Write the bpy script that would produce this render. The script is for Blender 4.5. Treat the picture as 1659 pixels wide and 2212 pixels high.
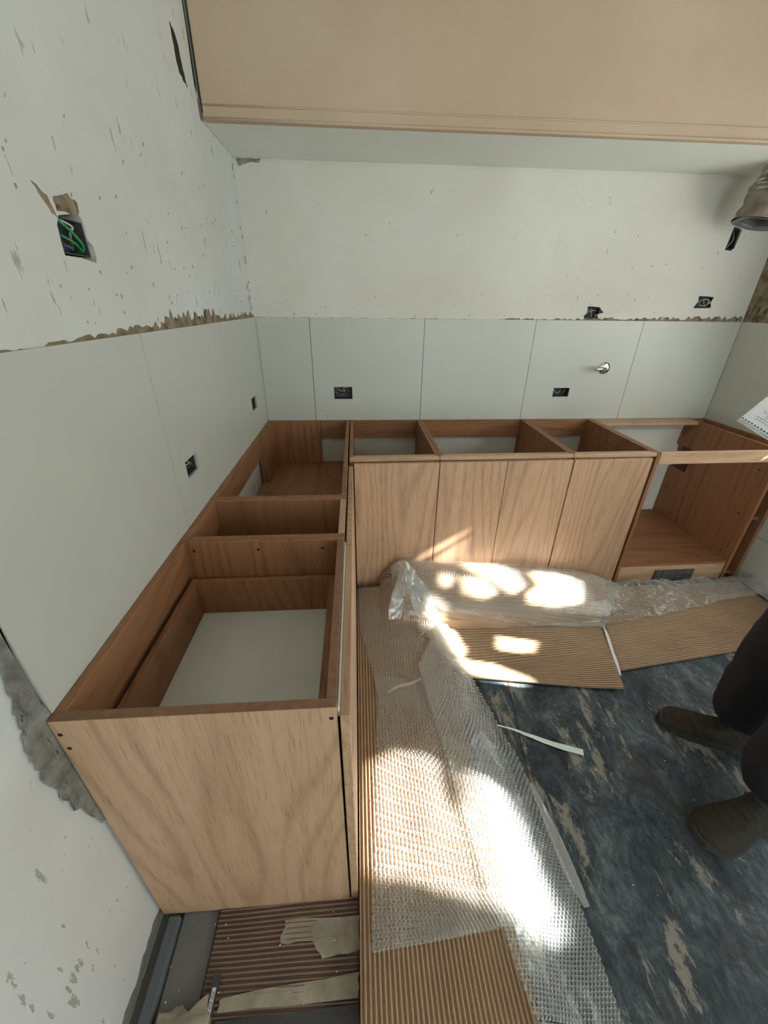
import bpy, bmesh, math, random
import numpy as np
from mathutils import Vector, Matrix
from mathutils.geometry import tessellate_polygon
from mathutils import noise as mnoise

random.seed(7); np.random.seed(7)
scene = bpy.context.scene
COL = scene.collection
for o in list(bpy.data.objects):
    bpy.data.objects.remove(o, do_unlink=True)

# ------------------------------------------------------------------ camera
cam_d = bpy.data.cameras.new('camera'); cam = bpy.data.objects.new('camera', cam_d); COL.objects.link(cam)
cam_d.sensor_fit = 'VERTICAL'; cam_d.sensor_height = 36.0; cam_d.sensor_width = 36.0 * 1659 / 2212
cam_d.lens = 853.22 * 36.0 / 2212
cam_d.clip_start = 0.02; cam_d.clip_end = 200
RIGHT = Vector((0.99779346, -0.06548684, 0.01094033)); DOWN = Vector((-0.02092674, -0.46657298, -0.88423511)); FWD = Vector((0.06301022, 0.88205506, -0.46691389))
mw = Matrix.Identity(4)
for i in range(3):
    mw[i][0] = RIGHT[i]; mw[i][1] = -DOWN[i]; mw[i][2] = -FWD[i]
mw[0][3], mw[1][3], mw[2][3] = 0.50678, -2.27682, 1.35253
cam.matrix_world = mw
scene.camera = cam

# ------------------------------------------------------------------ light
world = bpy.data.worlds.new('world'); scene.world = world; world.use_nodes = True
bg = world.node_tree.nodes['Background']
bg.inputs[0].default_value = (0.88, 0.98, 1.0, 1); bg.inputs[1].default_value = 4.9
SUN_DIR = Vector((-0.93, 0.22, -0.66)).normalized()
sun_d = bpy.data.lights.new('sun', 'SUN'); sun_d.energy = 62.0; sun_d.angle = math.radians(0.9); sun_d.color = (1.0, 0.965, 0.90)
sun = bpy.data.objects.new('sun', sun_d); COL.objects.link(sun)
sun.rotation_euler = SUN_DIR.to_track_quat('-Z', 'Y').to_euler(); sun.location = (6, -4, 5)
for nm, loc, rot, sx, sy in (('doorway_portal', (1.65, -4.55, 1.06), (math.radians(90), 0, 0), 1.4, 2.1),):
    d = bpy.data.lights.new(nm, 'AREA'); d.shape = 'RECTANGLE'; d.size = sx; d.size_y = sy
    d.cycles.is_portal = True
    p = bpy.data.objects.new(nm, d); COL.objects.link(p); p.location = loc; p.rotation_euler = rot
scene.view_settings.view_transform = 'Standard'; scene.view_settings.look = 'None'
scene.view_settings.gamma = 1.0; scene.view_settings.use_curve_mapping = False
scene.view_settings.exposure = -0.21
scene.cycles.transparent_max_bounces = 24
scene.cycles.max_bounces = 10; scene.cycles.diffuse_bounces = 6

# ------------------------------------------------------------------ materials
def newmat(name):
    m = bpy.data.materials.new(name); m.use_nodes = True
    nt = m.node_tree; b = nt.nodes['Principled BSDF']
    return m, nt, b
def N(nt, t, **kw):
    n = nt.nodes.new(t)
    for k, v in kw.items():
        if k.startswith('i_'):
            key = k[2:]
            key = int(key) if key.isdigit() else key.replace('_', ' ')
            n.inputs[key].default_value = v
        else:
            setattr(n, k, v)
    return n
def ramp(nt, stops, interp='LINEAR'):
    r = nt.nodes.new('ShaderNodeValToRGB'); r.color_ramp.interpolation = interp
    el = r.color_ramp.elements
    while len(el) < len(stops): el.new(0.5)
    for e, (p, c) in zip(el, stops):
        e.position = p; e.color = (c[0], c[1], c[2], 1) if len(c) == 3 else c
    return r
def mix(nt, fac, a, b, blend='MIX'):
    n = nt.nodes.new('ShaderNodeMix'); n.data_type = 'RGBA'; n.blend_type = blend
    for sock, v in ((n.inputs['Factor'], fac), (n.inputs['A'], a), (n.inputs['B'], b)):
        if hasattr(v, 'links') or hasattr(v, 'is_linked'): nt.links.new(v, sock)
        elif isinstance(v, (int, float)): sock.default_value = v
        else: sock.default_value = (v[0], v[1], v[2], 1)
    return n.outputs['Result']
def math_(nt, op, a, b=None, clamp=False):
    n = nt.nodes.new('ShaderNodeMath'); n.operation = op; n.use_clamp = clamp
    for s, v in zip(n.inputs, (a, b)):
        if v is None: continue
        if hasattr(v, 'is_linked'): nt.links.new(v, s)
        else: s.default_value = v
    return n.outputs[0]
def coords(nt, scale=(1, 1, 1), rot=(0, 0, 0), rnd=True):
    tc = N(nt, 'ShaderNodeTexCoord'); mp = N(nt, 'ShaderNodeMapping')
    mp.inputs['Scale'].default_value = scale; mp.inputs['Rotation'].default_value = rot
    src = tc.outputs['Object']
    if rnd:
        oi = N(nt, 'ShaderNodeObjectInfo')
        v = N(nt, 'ShaderNodeVectorMath', operation='ADD')
        m = math_(nt, 'MULTIPLY', oi.outputs['Random'], 7.0)
        nt.links.new(src, v.inputs[0]); nt.links.new(m, v.inputs[1]); src = v.outputs[0]
    nt.links.new(src, mp.inputs['Vector'])
    return mp.outputs[0]
def noise(nt, vec, scale, detail=3.0, rough=0.55, dist=0.0):
    n = N(nt, 'ShaderNodeTexNoise'); n.inputs['Scale'].default_value = scale; n.inputs['Detail'].default_value = detail
    n.inputs['Roughness'].default_value = rough; n.inputs['Distortion'].default_value = dist
    nt.links.new(vec, n.inputs['Vector']); return n.outputs['Fac']
def bump(nt, b, h, strength=0.3, dist=0.002):
    n = N(nt, 'ShaderNodeBump'); n.inputs['Strength'].default_value = strength; n.inputs['Distance'].default_value = dist
    nt.links.new(h, n.inputs['Height']); nt.links.new(n.outputs[0], b.inputs['Normal'])

def plain(name, col, rough=0.6, metal=0.0, var=0.12, scale=25):
    m, nt, b = newmat(name)
    v = coords(nt); f = noise(nt, v, scale, 4)
    c2 = tuple(max(0, x * (1 - 2 * var)) for x in col); c1 = tuple(min(1, x * (1 + var)) for x in col)
    r = ramp(nt, [(0.3, c2), (0.7, c1)]); nt.links.new(f, r.inputs[0]); nt.links.new(r.outputs[0], b.inputs['Base Color'])
    b.inputs['Roughness'].default_value = rough; b.inputs['Metallic'].default_value = metal
    return m

def wood(name, axis, light=(0.54, 0.355, 0.225), dark=(0.27, 0.150, 0.082), rough=0.5):
    m, nt, b = newmat(name)
    sc = [1, 1, 1]; sc['xyz'.index(axis)] = 0.14
    v = coords(nt, tuple(sc))
    n1 = noise(nt, v, 3.0, 1.5, 0.4, 0.35)
    rings = math_(nt, 'SINE', math_(nt, 'MULTIPLY', n1, 120.0))
    rings = math_(nt, 'POWER', math_(nt, 'ADD', math_(nt, 'MULTIPLY', rings, 0.5), 0.5), 4.0)
    sc2 = [1, 1, 1]; sc2['xyz'.index(axis)] = 0.04
    v2 = coords(nt, tuple(sc2))
    fine = noise(nt, v2, 330, 2, 0.6); mid = noise(nt, v2, 34, 3, 0.55); big = noise(nt, v, 2.2, 2)
    pores = ramp(nt, [(0.54, (0, 0, 0)), (0.66, (1, 1, 1))]); nt.links.new(fine, pores.inputs[0])
    f = math_(nt, 'ADD', math_(nt, 'MULTIPLY', rings, 0.30), math_(nt, 'MULTIPLY', pores.outputs[0], 0.42))
    f = math_(nt, 'ADD', f, math_(nt, 'MULTIPLY', math_(nt, 'SUBTRACT', mid, 0.42), 0.75))
    f = math_(nt, 'ADD', f, math_(nt, 'MULTIPLY', math_(nt, 'SUBTRACT', big, 0.5), 0.5), clamp=True)
    c = mix(nt, f, light, dark)
    nt.links.new(c, b.inputs['Base Color'])
    b.inputs['Roughness'].default_value = rough
    b.inputs['Specular IOR Level'].default_value = 0.35
    bump(nt, b, f, 0.15, 0.0006)
    return m

def plaster(name, base, stain, speck, speck_t=0.70, streak=(1, 1, 0.35), stain_amt=0.5, k=1.0):
    m, nt, b = newmat(name)
    v = coords(nt, rnd=False); vs = coords(nt, streak, rnd=False)
    big = noise(nt, v, 1.6 * k, 4, 0.6); med = noise(nt, v, 9 * k, 4, 0.65)
    sp = noise(nt, vs, 42, 4, 0.62); spm = noise(nt, v, 3.2, 3)
    sp2 = noise(nt, vs, 11, 6, 0.72)
    r = ramp(nt, [(0.36, stain), (0.62, base)]); nt.links.new(big, r.inputs[0])
    c = mix(nt, stain_amt, base, r.outputs[0])
    r2 = ramp(nt, [(0.60, (0, 0, 0)), (0.74, (1, 1, 1))]); nt.links.new(med, r2.inputs[0])
    c = mix(nt, math_(nt, 'MULTIPLY', r2.outputs[0], 0.28), c, stain)
    thr = math_(nt, 'ADD', sp, math_(nt, 'MULTIPLY', math_(nt, 'SUBTRACT', spm, 0.5), 0.35))
    r3 = ramp(nt, [(speck_t, (0, 0, 0)), (speck_t + 0.03, (1, 1, 1))]); nt.links.new(thr, r3.inputs[0])
    r4 = ramp(nt, [(speck_t + 0.01, (0, 0, 0)), (speck_t + 0.05, (1, 1, 1))]); nt.links.new(sp2, r4.inputs[0])
    sk = math_(nt, 'MAXIMUM', r3.outputs[0], math_(nt, 'MULTIPLY', r4.outputs[0], 0.6))
    c = mix(nt, math_(nt, 'MULTIPLY', sk, 0.8), c, speck)
    nt.links.new(c, b.inputs['Base Color']); b.inputs['Roughness'].default_value = 0.85
    b.inputs['Specular IOR Level'].default_value = 0.2
    h = math_(nt, 'SUBTRACT', math_(nt, 'ADD', math_(nt, 'MULTIPLY', med, 0.5), big), math_(nt, 'MULTIPLY', sk, 0.5))
    bump(nt, b, h, 0.35, 0.006)
    return m

M = {}
M['wood_x'] = wood('oak_laminate_along', 'x'); M['wood_y'] = wood('oak_laminate_across', 'y'); M['wood_z'] = wood('oak_laminate_upright', 'z')
M['wood_in'] = wood('oak_laminate_shaded', 'z', (0.315, 0.148, 0.070), (0.135, 0.053, 0.023))  # oak copies darkened to put the cabinet interior shade into the colour
M['wood_shade_x'] = wood('oak_laminate_shaded_along', 'x', (0.315, 0.148, 0.070), (0.135, 0.053, 0.023))
M['wood_shade_y'] = wood('oak_laminate_shaded_across', 'y', (0.315, 0.148, 0.070), (0.135, 0.053, 0.023))
M['mdf'] = plain('brown_board_edge', (0.24, 0.125, 0.068), 0.75, var=0.1, scale=60)
M['white_board'] = plain('white_board', (0.66, 0.66, 0.60), 0.4, var=0.03, scale=8)
M['plaster'] = plaster('white_plaster', (0.72, 0.71, 0.645), (0.60, 0.575, 0.50), (0.38, 0.36, 0.30), 0.71)
M['plaster_left'] = plaster('white_scraped_plaster', (0.69, 0.708, 0.69), (0.56, 0.545, 0.49), (0.36, 0.345, 0.29), 0.66, (1, 1, 0.28))
M['pink'] = plaster('pink_plaster', (0.58, 0.46, 0.345), (0.51, 0.385, 0.265), (0.42, 0.29, 0.19), 0.80, (1, 1, 1), 0.7)
M['soffit'] = plaster('grey_plaster', (0.84, 0.86, 0.80), (0.76, 0.77, 0.70), (0.40, 0.38, 0.33), 0.80, (1, 1, 1), 0.4)
M['render'] = plaster('raw_render', (0.32, 0.265, 0.185), (0.12, 0.09, 0.058), (0.05, 0.04, 0.03), 0.62, (1, 1, 0.5), 0.9, 14.0)
M['render_grey'] = plaster('raw_render_grey', (0.30, 0.295, 0.265), (0.13, 0.125, 0.108), (0.05, 0.047, 0.04), 0.60, (1, 1, 0.4), 0.9, 12.0)
M['chip'] = plain('chipped_plaster', (0.36, 0.34, 0.28), 0.9, var=0.25, scale=90)
M['tile'] = plain('grey_satin_tile', (0.55, 0.56, 0.505), 0.38, var=0.015, scale=5)
M['dark'] = plain('dark_cavity', (0.018, 0.017, 0.016), 0.9)
M['darkgrey'] = plain('dark_grey_plastic', (0.05, 0.05, 0.05), 0.55)
M['mortar'] = plaster('grey_mortar', (0.22, 0.215, 0.20), (0.13, 0.13, 0.12), (0.40, 0.40, 0.38), 0.74, (1, 1, 1), 0.8)
M['slate_grey'] = plaster('grey_batten', (0.145, 0.165, 0.18), (0.09, 0.10, 0.11), (0.3, 0.3, 0.3), 0.77, (1, 0.3, 1), 0.8)
M['chrome'] = plain('chrome', (0.75, 0.75, 0.74), 0.12, 1.0, 0.02)
M['foil'] = plain('aluminium_foil', (0.62, 0.62, 0.60), 0.28, 1.0, 0.1)
M['duct_tape'] = plain('brown_grey_tape', (0.26, 0.215, 0.165), 0.5, var=0.25, scale=18)
M['grille'] = plain('grey_metal_grille', (0.20, 0.20, 0.20), 0.45, 0.3)
M['paper'] = plain('white_paper', (0.72, 0.72, 0.74), 0.7, var=0.03)
M['ink'] = plain('violet_ink', (0.10, 0.09, 0.22), 0.6)
M['wire_green'] = plain('green_wire', (0.02, 0.30, 0.10), 0.4); M['wire_red'] = plain('red_wire', (0.45, 0.04, 0.03), 0.4)
M['wire_white'] = plain('pale_wire', (0.50, 0.48, 0.42), 0.4); M['wire_blue'] = plain('blue_wire', (0.04, 0.10, 0.25), 0.4)
M['wire_black'] = plain('black_wire', (0.03, 0.03, 0.03), 0.4); M['wire_brown'] = plain('brown_wire', (0.20, 0.09, 0.04), 0.4)
M['shoe'] = plain('brown_suede', (0.026, 0.0195, 0.011), 0.85, var=0.25, scale=40)
M['sole'] = plain('dark_rubber', (0.035, 0.036, 0.030), 0.7)
M['lace'] = plain('dark_lace', (0.03, 0.028, 0.022), 0.8)
M['trousers'] = plain('navy_trousers', (0.0030, 0.0036, 0.0075), 0.9, var=0.3, scale=14)
M['jacket'] = plain('dark_jacket', (0.03, 0.035, 0.045), 0.85)
M['skin'] = plain('skin', (0.50, 0.30, 0.21), 0.5, var=0.06); M['hair'] = plain('dark_hair', (0.03, 0.02, 0.015), 0.6)
M['foam'] = plain('pale_foam', (0.70, 0.80, 0.78), 0.5, var=0.05)
M['dust_paper'] = plain('dusty_paper', (0.33, 0.29, 0.225), 0.8, var=0.15, scale=30)
M['frame_white'] = plain('white_frame', (0.7, 0.7, 0.68), 0.4)
def sheet_mat():
    m = bpy.data.materials.new('translucent_light_mask'); m.use_nodes = True; nt = m.node_tree
    out = nt.nodes['Material Output']; nt.nodes.remove(nt.nodes['Principled BSDF'])
    df = N(nt, 'ShaderNodeBsdfDiffuse'); tl = N(nt, 'ShaderNodeBsdfTranslucent'); mx = N(nt, 'ShaderNodeMixShader'); mx.inputs[0].default_value = 0.285
    v = coords(nt); f = noise(nt, v, 6, 4)
    r = ramp(nt, [(0.3, (0.70, 0.74, 0.74)), (0.7, (0.84, 0.88, 0.88))]); nt.links.new(f, r.inputs[0])
    for n_ in (df, tl): nt.links.new(r.outputs[0], n_.inputs[0])
    nt.links.new(df.outputs[0], mx.inputs[1]); nt.links.new(tl.outputs[0], mx.inputs[2]); nt.links.new(mx.outputs[0], out.inputs[0])
    return m
M['light_mask'] = sheet_mat()  # for the added outside sheet that shapes and spreads the sunlight

def cardboard(name, light, dark):
    m, nt, b = newmat(name)
    v = coords(nt); f = noise(nt, v, 6, 5, 0.6); g = noise(nt, v, 220, 2)
    r = ramp(nt, [(0.3, dark), (0.7, light)]); nt.links.new(f, r.inputs[0])
    c = mix(nt, math_(nt, 'MULTIPLY', g, 0.25), r.outputs[0], dark)
    nt.links.new(c, b.inputs['Base Color']); b.inputs['Roughness'].default_value = 0.5; b.inputs['Specular IOR Level'].default_value = 0.5
    return m
M['card'] = cardboard('kraft_cardboard', (0.44, 0.305, 0.19), (0.36, 0.24, 0.145))
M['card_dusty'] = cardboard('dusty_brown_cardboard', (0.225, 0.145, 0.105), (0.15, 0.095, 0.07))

def floor_mat():
    m, nt, b = newmat('dark_slate_vinyl')
    v = coords(nt, (1, 0.55, 1), (0, 0, 0.35), rnd=False); v0 = coords(nt, rnd=False)
    a = noise(nt, v, 8.0, 9, 0.75, 0.9); fine = noise(nt, v, 60, 5, 0.7, 0.6); cl = noise(nt, v0, 1.9, 3)
    r = ramp(nt, [(0.36, (0.012, 0.018, 0.023)), (0.50, (0.046, 0.066, 0.078)), (0.62, (0.11, 0.145, 0.155)), (0.75, (0.17, 0.20, 0.20))]); nt.links.new(a, r.inputs[0])
    fr = ramp(nt, [(0.44, (0, 0, 0)), (0.62, (1, 1, 1))]); nt.links.new(fine, fr.inputs[0])
    c = mix(nt, math_(nt, 'MULTIPLY', fr.outputs[0], 0.6), r.outputs[0], (0.016, 0.019, 0.020))
    v3 = coords(nt, (1, 0.36, 1), (0, 0, 0.30), rnd=False)
    p = noise(nt, v3, 9.0, 2, 0.5, 0.3); brk = noise(nt, v3, 34, 6, 0.8, 0.5)
    t = math_(nt, 'ADD', p, math_(nt, 'MULTIPLY', math_(nt, 'SUBTRACT', brk, 0.5), 0.85))
    t = math_(nt, 'ADD', t, math_(nt, 'MULTIPLY', math_(nt, 'SUBTRACT', cl, 0.5), 0.40))
    r2 = ramp(nt, [(0.61, (0, 0, 0)), (0.675, (1, 1, 1))]); nt.links.new(t, r2.inputs[0])
    c = mix(nt, math_(nt, 'MULTIPLY', r2.outputs[0], 0.72), c, (0.30, 0.27, 0.225))
    sp = noise(nt, v0, 75, 3, 0.7); r4 = ramp(nt, [(0.66, (0, 0, 0)), (0.71, (1, 1, 1))]); nt.links.new(sp, r4.inputs[0])
    c = mix(nt, math_(nt, 'MULTIPLY', r4.outputs[0], 0.5), c, (0.26, 0.26, 0.24))
    rust = noise(nt, v, 3.3, 4, 0.6)
    r3 = ramp(nt, [(0.56, (0, 0, 0)), (0.75, (1, 1, 1))]); nt.links.new(rust, r3.inputs[0])
    c = mix(nt, math_(nt, 'MULTIPLY', r3.outputs[0], 0.4), c, (0.10, 0.072, 0.05))
    nt.links.new(c, b.inputs['Base Color'])
    rr = ramp(nt, [(0.3, (0.40,) * 3), (0.7, (0.68,) * 3)]); nt.links.new(fine, rr.inputs[0]); nt.links.new(rr.outputs[0], b.inputs['Roughness'])
    b.inputs['Specular IOR Level'].default_value = 0.35
    bump(nt, b, a, 0.25, 0.003)
    return m
M['floor'] = floor_mat()

def wrap_mat(name, opac, white=(0.80, 0.83, 0.82), rough=0.16, rim=0.5, gloss=0.45):
    m = bpy.data.materials.new(name); m.use_nodes = True; nt = m.node_tree
    for n in list(nt.nodes): nt.nodes.remove(n)
    out = N(nt, 'ShaderNodeOutputMaterial')
    tr = N(nt, 'ShaderNodeBsdfTransparent'); tr.inputs[0].default_value = (0.97, 0.98, 0.98, 1)
    gl = N(nt, 'ShaderNodeBsdfGlossy'); gl.inputs['Roughness'].default_value = rough; gl.inputs['Color'].default_value = (1, 1, 1, 1)
    df = N(nt, 'ShaderNodeBsdfDiffuse'); df.inputs[0].default_value = (*white, 1)
    tl = N(nt, 'ShaderNodeBsdfTranslucent'); tl.inputs[0].default_value = (*white, 1)
    v = coords(nt, rnd=False); f = noise(nt, v, 55, 3, 0.6)
    bp = N(nt, 'ShaderNodeBump'); bp.inputs['Strength'].default_value = 0.5; bp.inputs['Distance'].default_value = 0.003
    nt.links.new(f, bp.inputs['Height'])
    for s in (gl, df): nt.links.new(bp.outputs[0], s.inputs['Normal'])
    m1 = N(nt, 'ShaderNodeMixShader'); m1.inputs[0].default_value = 0.35; nt.links.new(df.outputs[0], m1.inputs[1]); nt.links.new(tl.outputs[0], m1.inputs[2])
    m2 = N(nt, 'ShaderNodeMixShader'); m2.inputs[0].default_value = gloss; nt.links.new(m1.outputs[0], m2.inputs[1]); nt.links.new(gl.outputs[0], m2.inputs[2])
    lw = N(nt, 'ShaderNodeLayerWeight'); lw.inputs[0].default_value = 0.30
    fac = math_(nt, 'ADD', math_(nt, 'MULTIPLY', lw.outputs['Facing'], rim), opac, clamp=True)
    m3 = N(nt, 'ShaderNodeMixShader'); nt.links.new(fac, m3.inputs[0]); nt.links.new(tr.outputs[0], m3.inputs[1]); nt.links.new(m2.outputs[0], m3.inputs[2])
    nt.links.new(m3.outputs[0], out.inputs[0])
    return m
M['film'] = wrap_mat('clear_plastic_film', 0.075, rim=0.26, gloss=0.6)
M['bubble'] = wrap_mat('clear_plastic_bubble', 0.03, rim=1.45, rough=0.07, gloss=0.6)
M['film_white'] = wrap_mat('white_plastic_film', 0.42, (0.86, 0.89, 0.88), 0.3, rim=0.3)

# ------------------------------------------------------------------ mesh helpers
def tag(o, label=None, cat=None, group=None, kind=None):
    if label: o['label'] = label
    if cat: o['category'] = cat
    if group: o['group'] = group
    if kind: o['kind'] = kind
    return o
def thing(name, loc, label, cat, group=None, kind=None):
    o = bpy.data.objects.new(name, None); COL.objects.link(o); o.location = loc; o.empty_display_size = 0.05
    return tag(o, label, cat, group, kind)
def base_of(p):
    v = Vector((0, 0, 0))
    while p is not None:
        v += p.location; p = p.parent
    return v
def mk(name, verts, faces, mat, parent=None, smooth=False, origin=None):
    """verts in world space"""
    b = base_of(parent) if parent is not None else Vector(origin if origin else (0, 0, 0))
    me = bpy.data.meshes.new(name)
    me.from_pydata([(v[0] - b.x, v[1] - b.y, v[2] - b.z) for v in verts], [], faces)
    me.update()
    if isinstance(mat, str): mat = M[mat]
    me.materials.append(mat)
    if smooth: me.polygons.foreach_set('use_smooth', [True] * len(me.polygons))
    o = bpy.data.objects.new(name, me); COL.objects.link(o)
    if parent is not None: o.parent = parent
    else: o.location = b
    return o
def mk_np(name, V, F, mat, parent=None, smooth=True, origin=None):
    b = base_of(parent) if parent is not None else Vector(origin if origin else (0, 0, 0))
    V = np.asarray(V, float) - np.array(b)[None]
    me = bpy.data.meshes.new(name); me.from_pydata(V.tolist(), [], np.asarray(F).tolist()); me.update()
    me.materials.append(M[mat] if isinstance(mat, str) else mat)
    if smooth: me.polygons.foreach_set('use_smooth', [True] * len(me.polygons))
    o = bpy.data.objects.new(name, me); COL.objects.link(o)
    if parent is not None: o.parent = parent
    else: o.location = b
    return o
def bm_out(name, bm, mat, parent=None, origin=None, smooth=False):
    bmesh.ops.recalc_face_normals(bm, faces=bm.faces[:])
    bm.verts.ensure_lookup_table()
    vs = [v.co.copy() for v in bm.verts]; fs = [[v.index for v in f.verts] for f in bm.faces]
    bm.free(); return mk(name, vs, fs, mat, parent, smooth, origin)
def add_box(bm, x0, x1, y0, y1, z0, z1, bev=0.0):
    b2 = bmesh.new()
    r = bmesh.ops.create_cube(b2, size=1.0)
    for v in b2.verts:
        v.co = Vector(((x0 + x1) / 2 + v.co.x * (x1 - x0), (y0 + y1) / 2 + v.co.y * (y1 - y0), (z0 + z1) / 2 + v.co.z * (z1 - z0)))
    if bev > 0: bmesh.ops.bevel(b2, geom=b2.edges[:], offset=bev, segments=1, affect='EDGES')
    me = bpy.data.meshes.new('tmp'); b2.to_mesh(me); b2.free(); bm.from_mesh(me); bpy.data.meshes.remove(me)
def box(name, x0, x1, y0, y1, z0, z1, mat, parent=None, bev=0.0012, warp=None, origin=None):
    bm = bmesh.new(); add_box(bm, min(x0, x1), max(x0, x1), min(y0, y1), max(y0, y1), min(z0, z1), max(z0, z1), bev)
    if warp:
        for v in bm.verts: v.co = Vector(warp(v.co))
    return bm_out(name, bm, mat, parent, origin)
def boxes(name, lst, mat, parent=None, bev=0.0, origin=None):
    bm = bmesh.new()
    for b in lst: add_box(bm, *b, bev)
    return bm_out(name, bm, mat, parent, origin)
def plate(name, O, U, V, outer, holes, th, mat, parent=None, origin=None):
    O, U, V = Vector(O), Vector(U), Vector(V); Nn = U.cross(V).normalized()
    loops = [outer] + list(holes); verts = []; faces = []
    for sgn in (0, 1):
        for lp in loops:
            for (a, b) in lp: verts.append(O + U * a + V * b - Nn * th * sgn)
    n = sum(len(l) for l in loops)
    tris = tessellate_polygon([[Vector((a, b, 0)) for a, b in lp] for lp in loops])
    for t in tris:
        faces.append([t[0], t[1], t[2]]); faces.append([t[0] + n, t[2] + n, t[1] + n])
    k = 0
    for lp in loops:
        m = len(lp)
        for i in range(m):
            j = (i + 1) % m
            faces.append([k + i, k + j, k + j + n, k + i + n])
        k += m
    bm = bmesh.new(); bv = [bm.verts.new(v) for v in verts]
    for f in faces:
        try: bm.faces.new([bv[i] for i in f])
        except ValueError: pass
    return bm_out(name, bm, mat, parent, origin)
def rect(a0, a1, b0, b1): return [(a0, b0), (a1, b0), (a1, b1), (a0, b1)]
def rough_poly(pts, sub=4, amp=0.004, seed=1):
    rn = random.Random(seed); out = []
    for i in range(len(pts)):
        a = pts[i]; b = pts[(i + 1) % len(pts)]
        for k in range(sub):
            t = k / sub
            out.append((a[0] + (b[0] - a[0]) * t + rn.uniform(-amp, amp), a[1] + (b[1] - a[1]) * t + rn.uniform(-amp, amp)))
    return out
def catmull(pts, n=6):
    P = [Vector(p) for p in pts]; P = [2 * P[0] - P[1]] + P + [2 * P[-1] - P[-2]]; out = []
    for i in range(1, len(P) - 2):
        for k in range(n):
            t = k / n; p0, p1, p2, p3 = P[i - 1:i + 3]
            out.append(0.5 * ((2 * p1) + (p2 - p0) * t + (2 * p0 - 5 * p1 + 4 * p2 - p3) * t * t + (3 * p1 - p0 - 3 * p2 + p3) * t ** 3))
    out.append(P[-2]); return out
def tube(name, pts, r, mat, parent=None, sides=6, n=5, origin=None, smooth=True, rs=None):
    C = catmull(pts, n); verts = []; faces = []; up = Vector((0, 0, 1)); prev = None
    for i, c in enumerate(C):
        d = (C[min(i + 1, len(C) - 1)] - C[max(i - 1, 0)])
        d = d.normalized() if d.length > 1e-9 else Vector((0, 0, 1))
        if prev is None:
            a = d.cross(up); a = a.normalized() if a.length > 1e-3 else Vector((1, 0, 0))
        else:
            a = (prev - d * prev.dot(d)); a = a.normalized() if a.length > 1e-6 else d.orthogonal().normalized()
        prev = a; b = d.cross(a); rr = r if rs is None else rs(i / (len(C) - 1))
        for k in range(sides):
            t = 2 * math.pi * k / sides; verts.append(c + a * (math.cos(t) * rr) + b * (math.sin(t) * rr))
    for i in range(len(C) - 1):
        for k in range(sides):
            q = (k + 1) % sides
            faces.append([i * sides + k, i * sides + q, (i + 1) * sides + q, (i + 1) * sides + k])
    faces.append(list(range(sides))[::-1]); faces.append([(len(C) - 1) * sides + k for k in range(sides)])
    return mk(name, verts, faces, mat, parent, smooth, origin)
def disc_cyl(name, c, axis, r, h, mat, parent=None, sides=12, origin=None):
    c = Vector(c); ax = Vector(axis).normalized(); a = ax.orthogonal().normalized(); b = ax.cross(a); vs = []
    for s in (0, 1):
        for k in range(sides):
            t = 2 * math.pi * k / sides; vs.append(c + ax * (h * s) + a * (r * math.cos(t)) + b * (r * math.sin(t)))
    fs = [[k, (k + 1) % sides, sides + (k + 1) % sides, sides + k] for k in range(sides)] + [list(range(sides))[::-1], list(range(sides, 2 * sides))]
    return mk(name, vs, fs, mat, parent, False, origin)

T = 0.755            # top of the carcasses
X, Y, Z = Vector((1, 0, 0)), Vector((0, 1, 0)), Vector((0, 0, 1))
XR = 2.633           # right wall (tile face)
TT = 1.2835          # top of the tiles

# ------------------------------------------------------------------ the setting
sub = box('floor', -0.15, 3.0, -4.6, 0.2, -0.12, -0.02, 'mortar', bev=0); tag(sub, kind='structure')
for a, b in ((0.142, 1.057), (1.0585, 2.64)):
    sh = box('vinyl_sheet', a, b, -4.5, 0.005, -0.02, 0.0, 'floor', sub, bev=0.0008)
# the seam between the sheets runs slightly askew, as it was laid
for o in sub.children:
    for v in o.data.vertices:
        if 0.9 < v.co.x < 1.2: v.co.x += 0.155 * (v.co.y + 1.45)

sock_back = [('b1', 0.382, 0.483, 0.873, 0.939), ('b2', 1.642, 1.737, 0.883, 0.9327)]
up_back = [[(1.735, 1.286), (1.815, 1.286), (1.806, 1.315), (1.835, 1.322), (1.806, 1.346), (1.738, 1.352), (1.744, 1.322), (1.728, 1.305)],
           [(2.330, 1.350), (2.430, 1.350), (2.418, 1.375), (2.428, 1.403), (2.338, 1.404), (2.346, 1.382)],
           [(2.394, 1.612), (2.428, 1.607), (2.440, 1.620), (2.449, 1.700), (2.405, 1.712), (2.398, 1.66)]]
outer_b = rect(-0.2, 2.84, -0.02, 2.7)
holes_b = [rect(a - .004, b + .004, c - .004, d + .004) for _, a, b, c, d in sock_back] + [rough_poly(p, 2, 0.002, 3 + i) for i, p in enumerate(up_back)]
wall_back = plate('wall_back', (0, 0.008, 0), X, Z, outer_b, holes_b, 0.16, 'plaster'); tag(wall_back, kind='structure')
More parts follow.
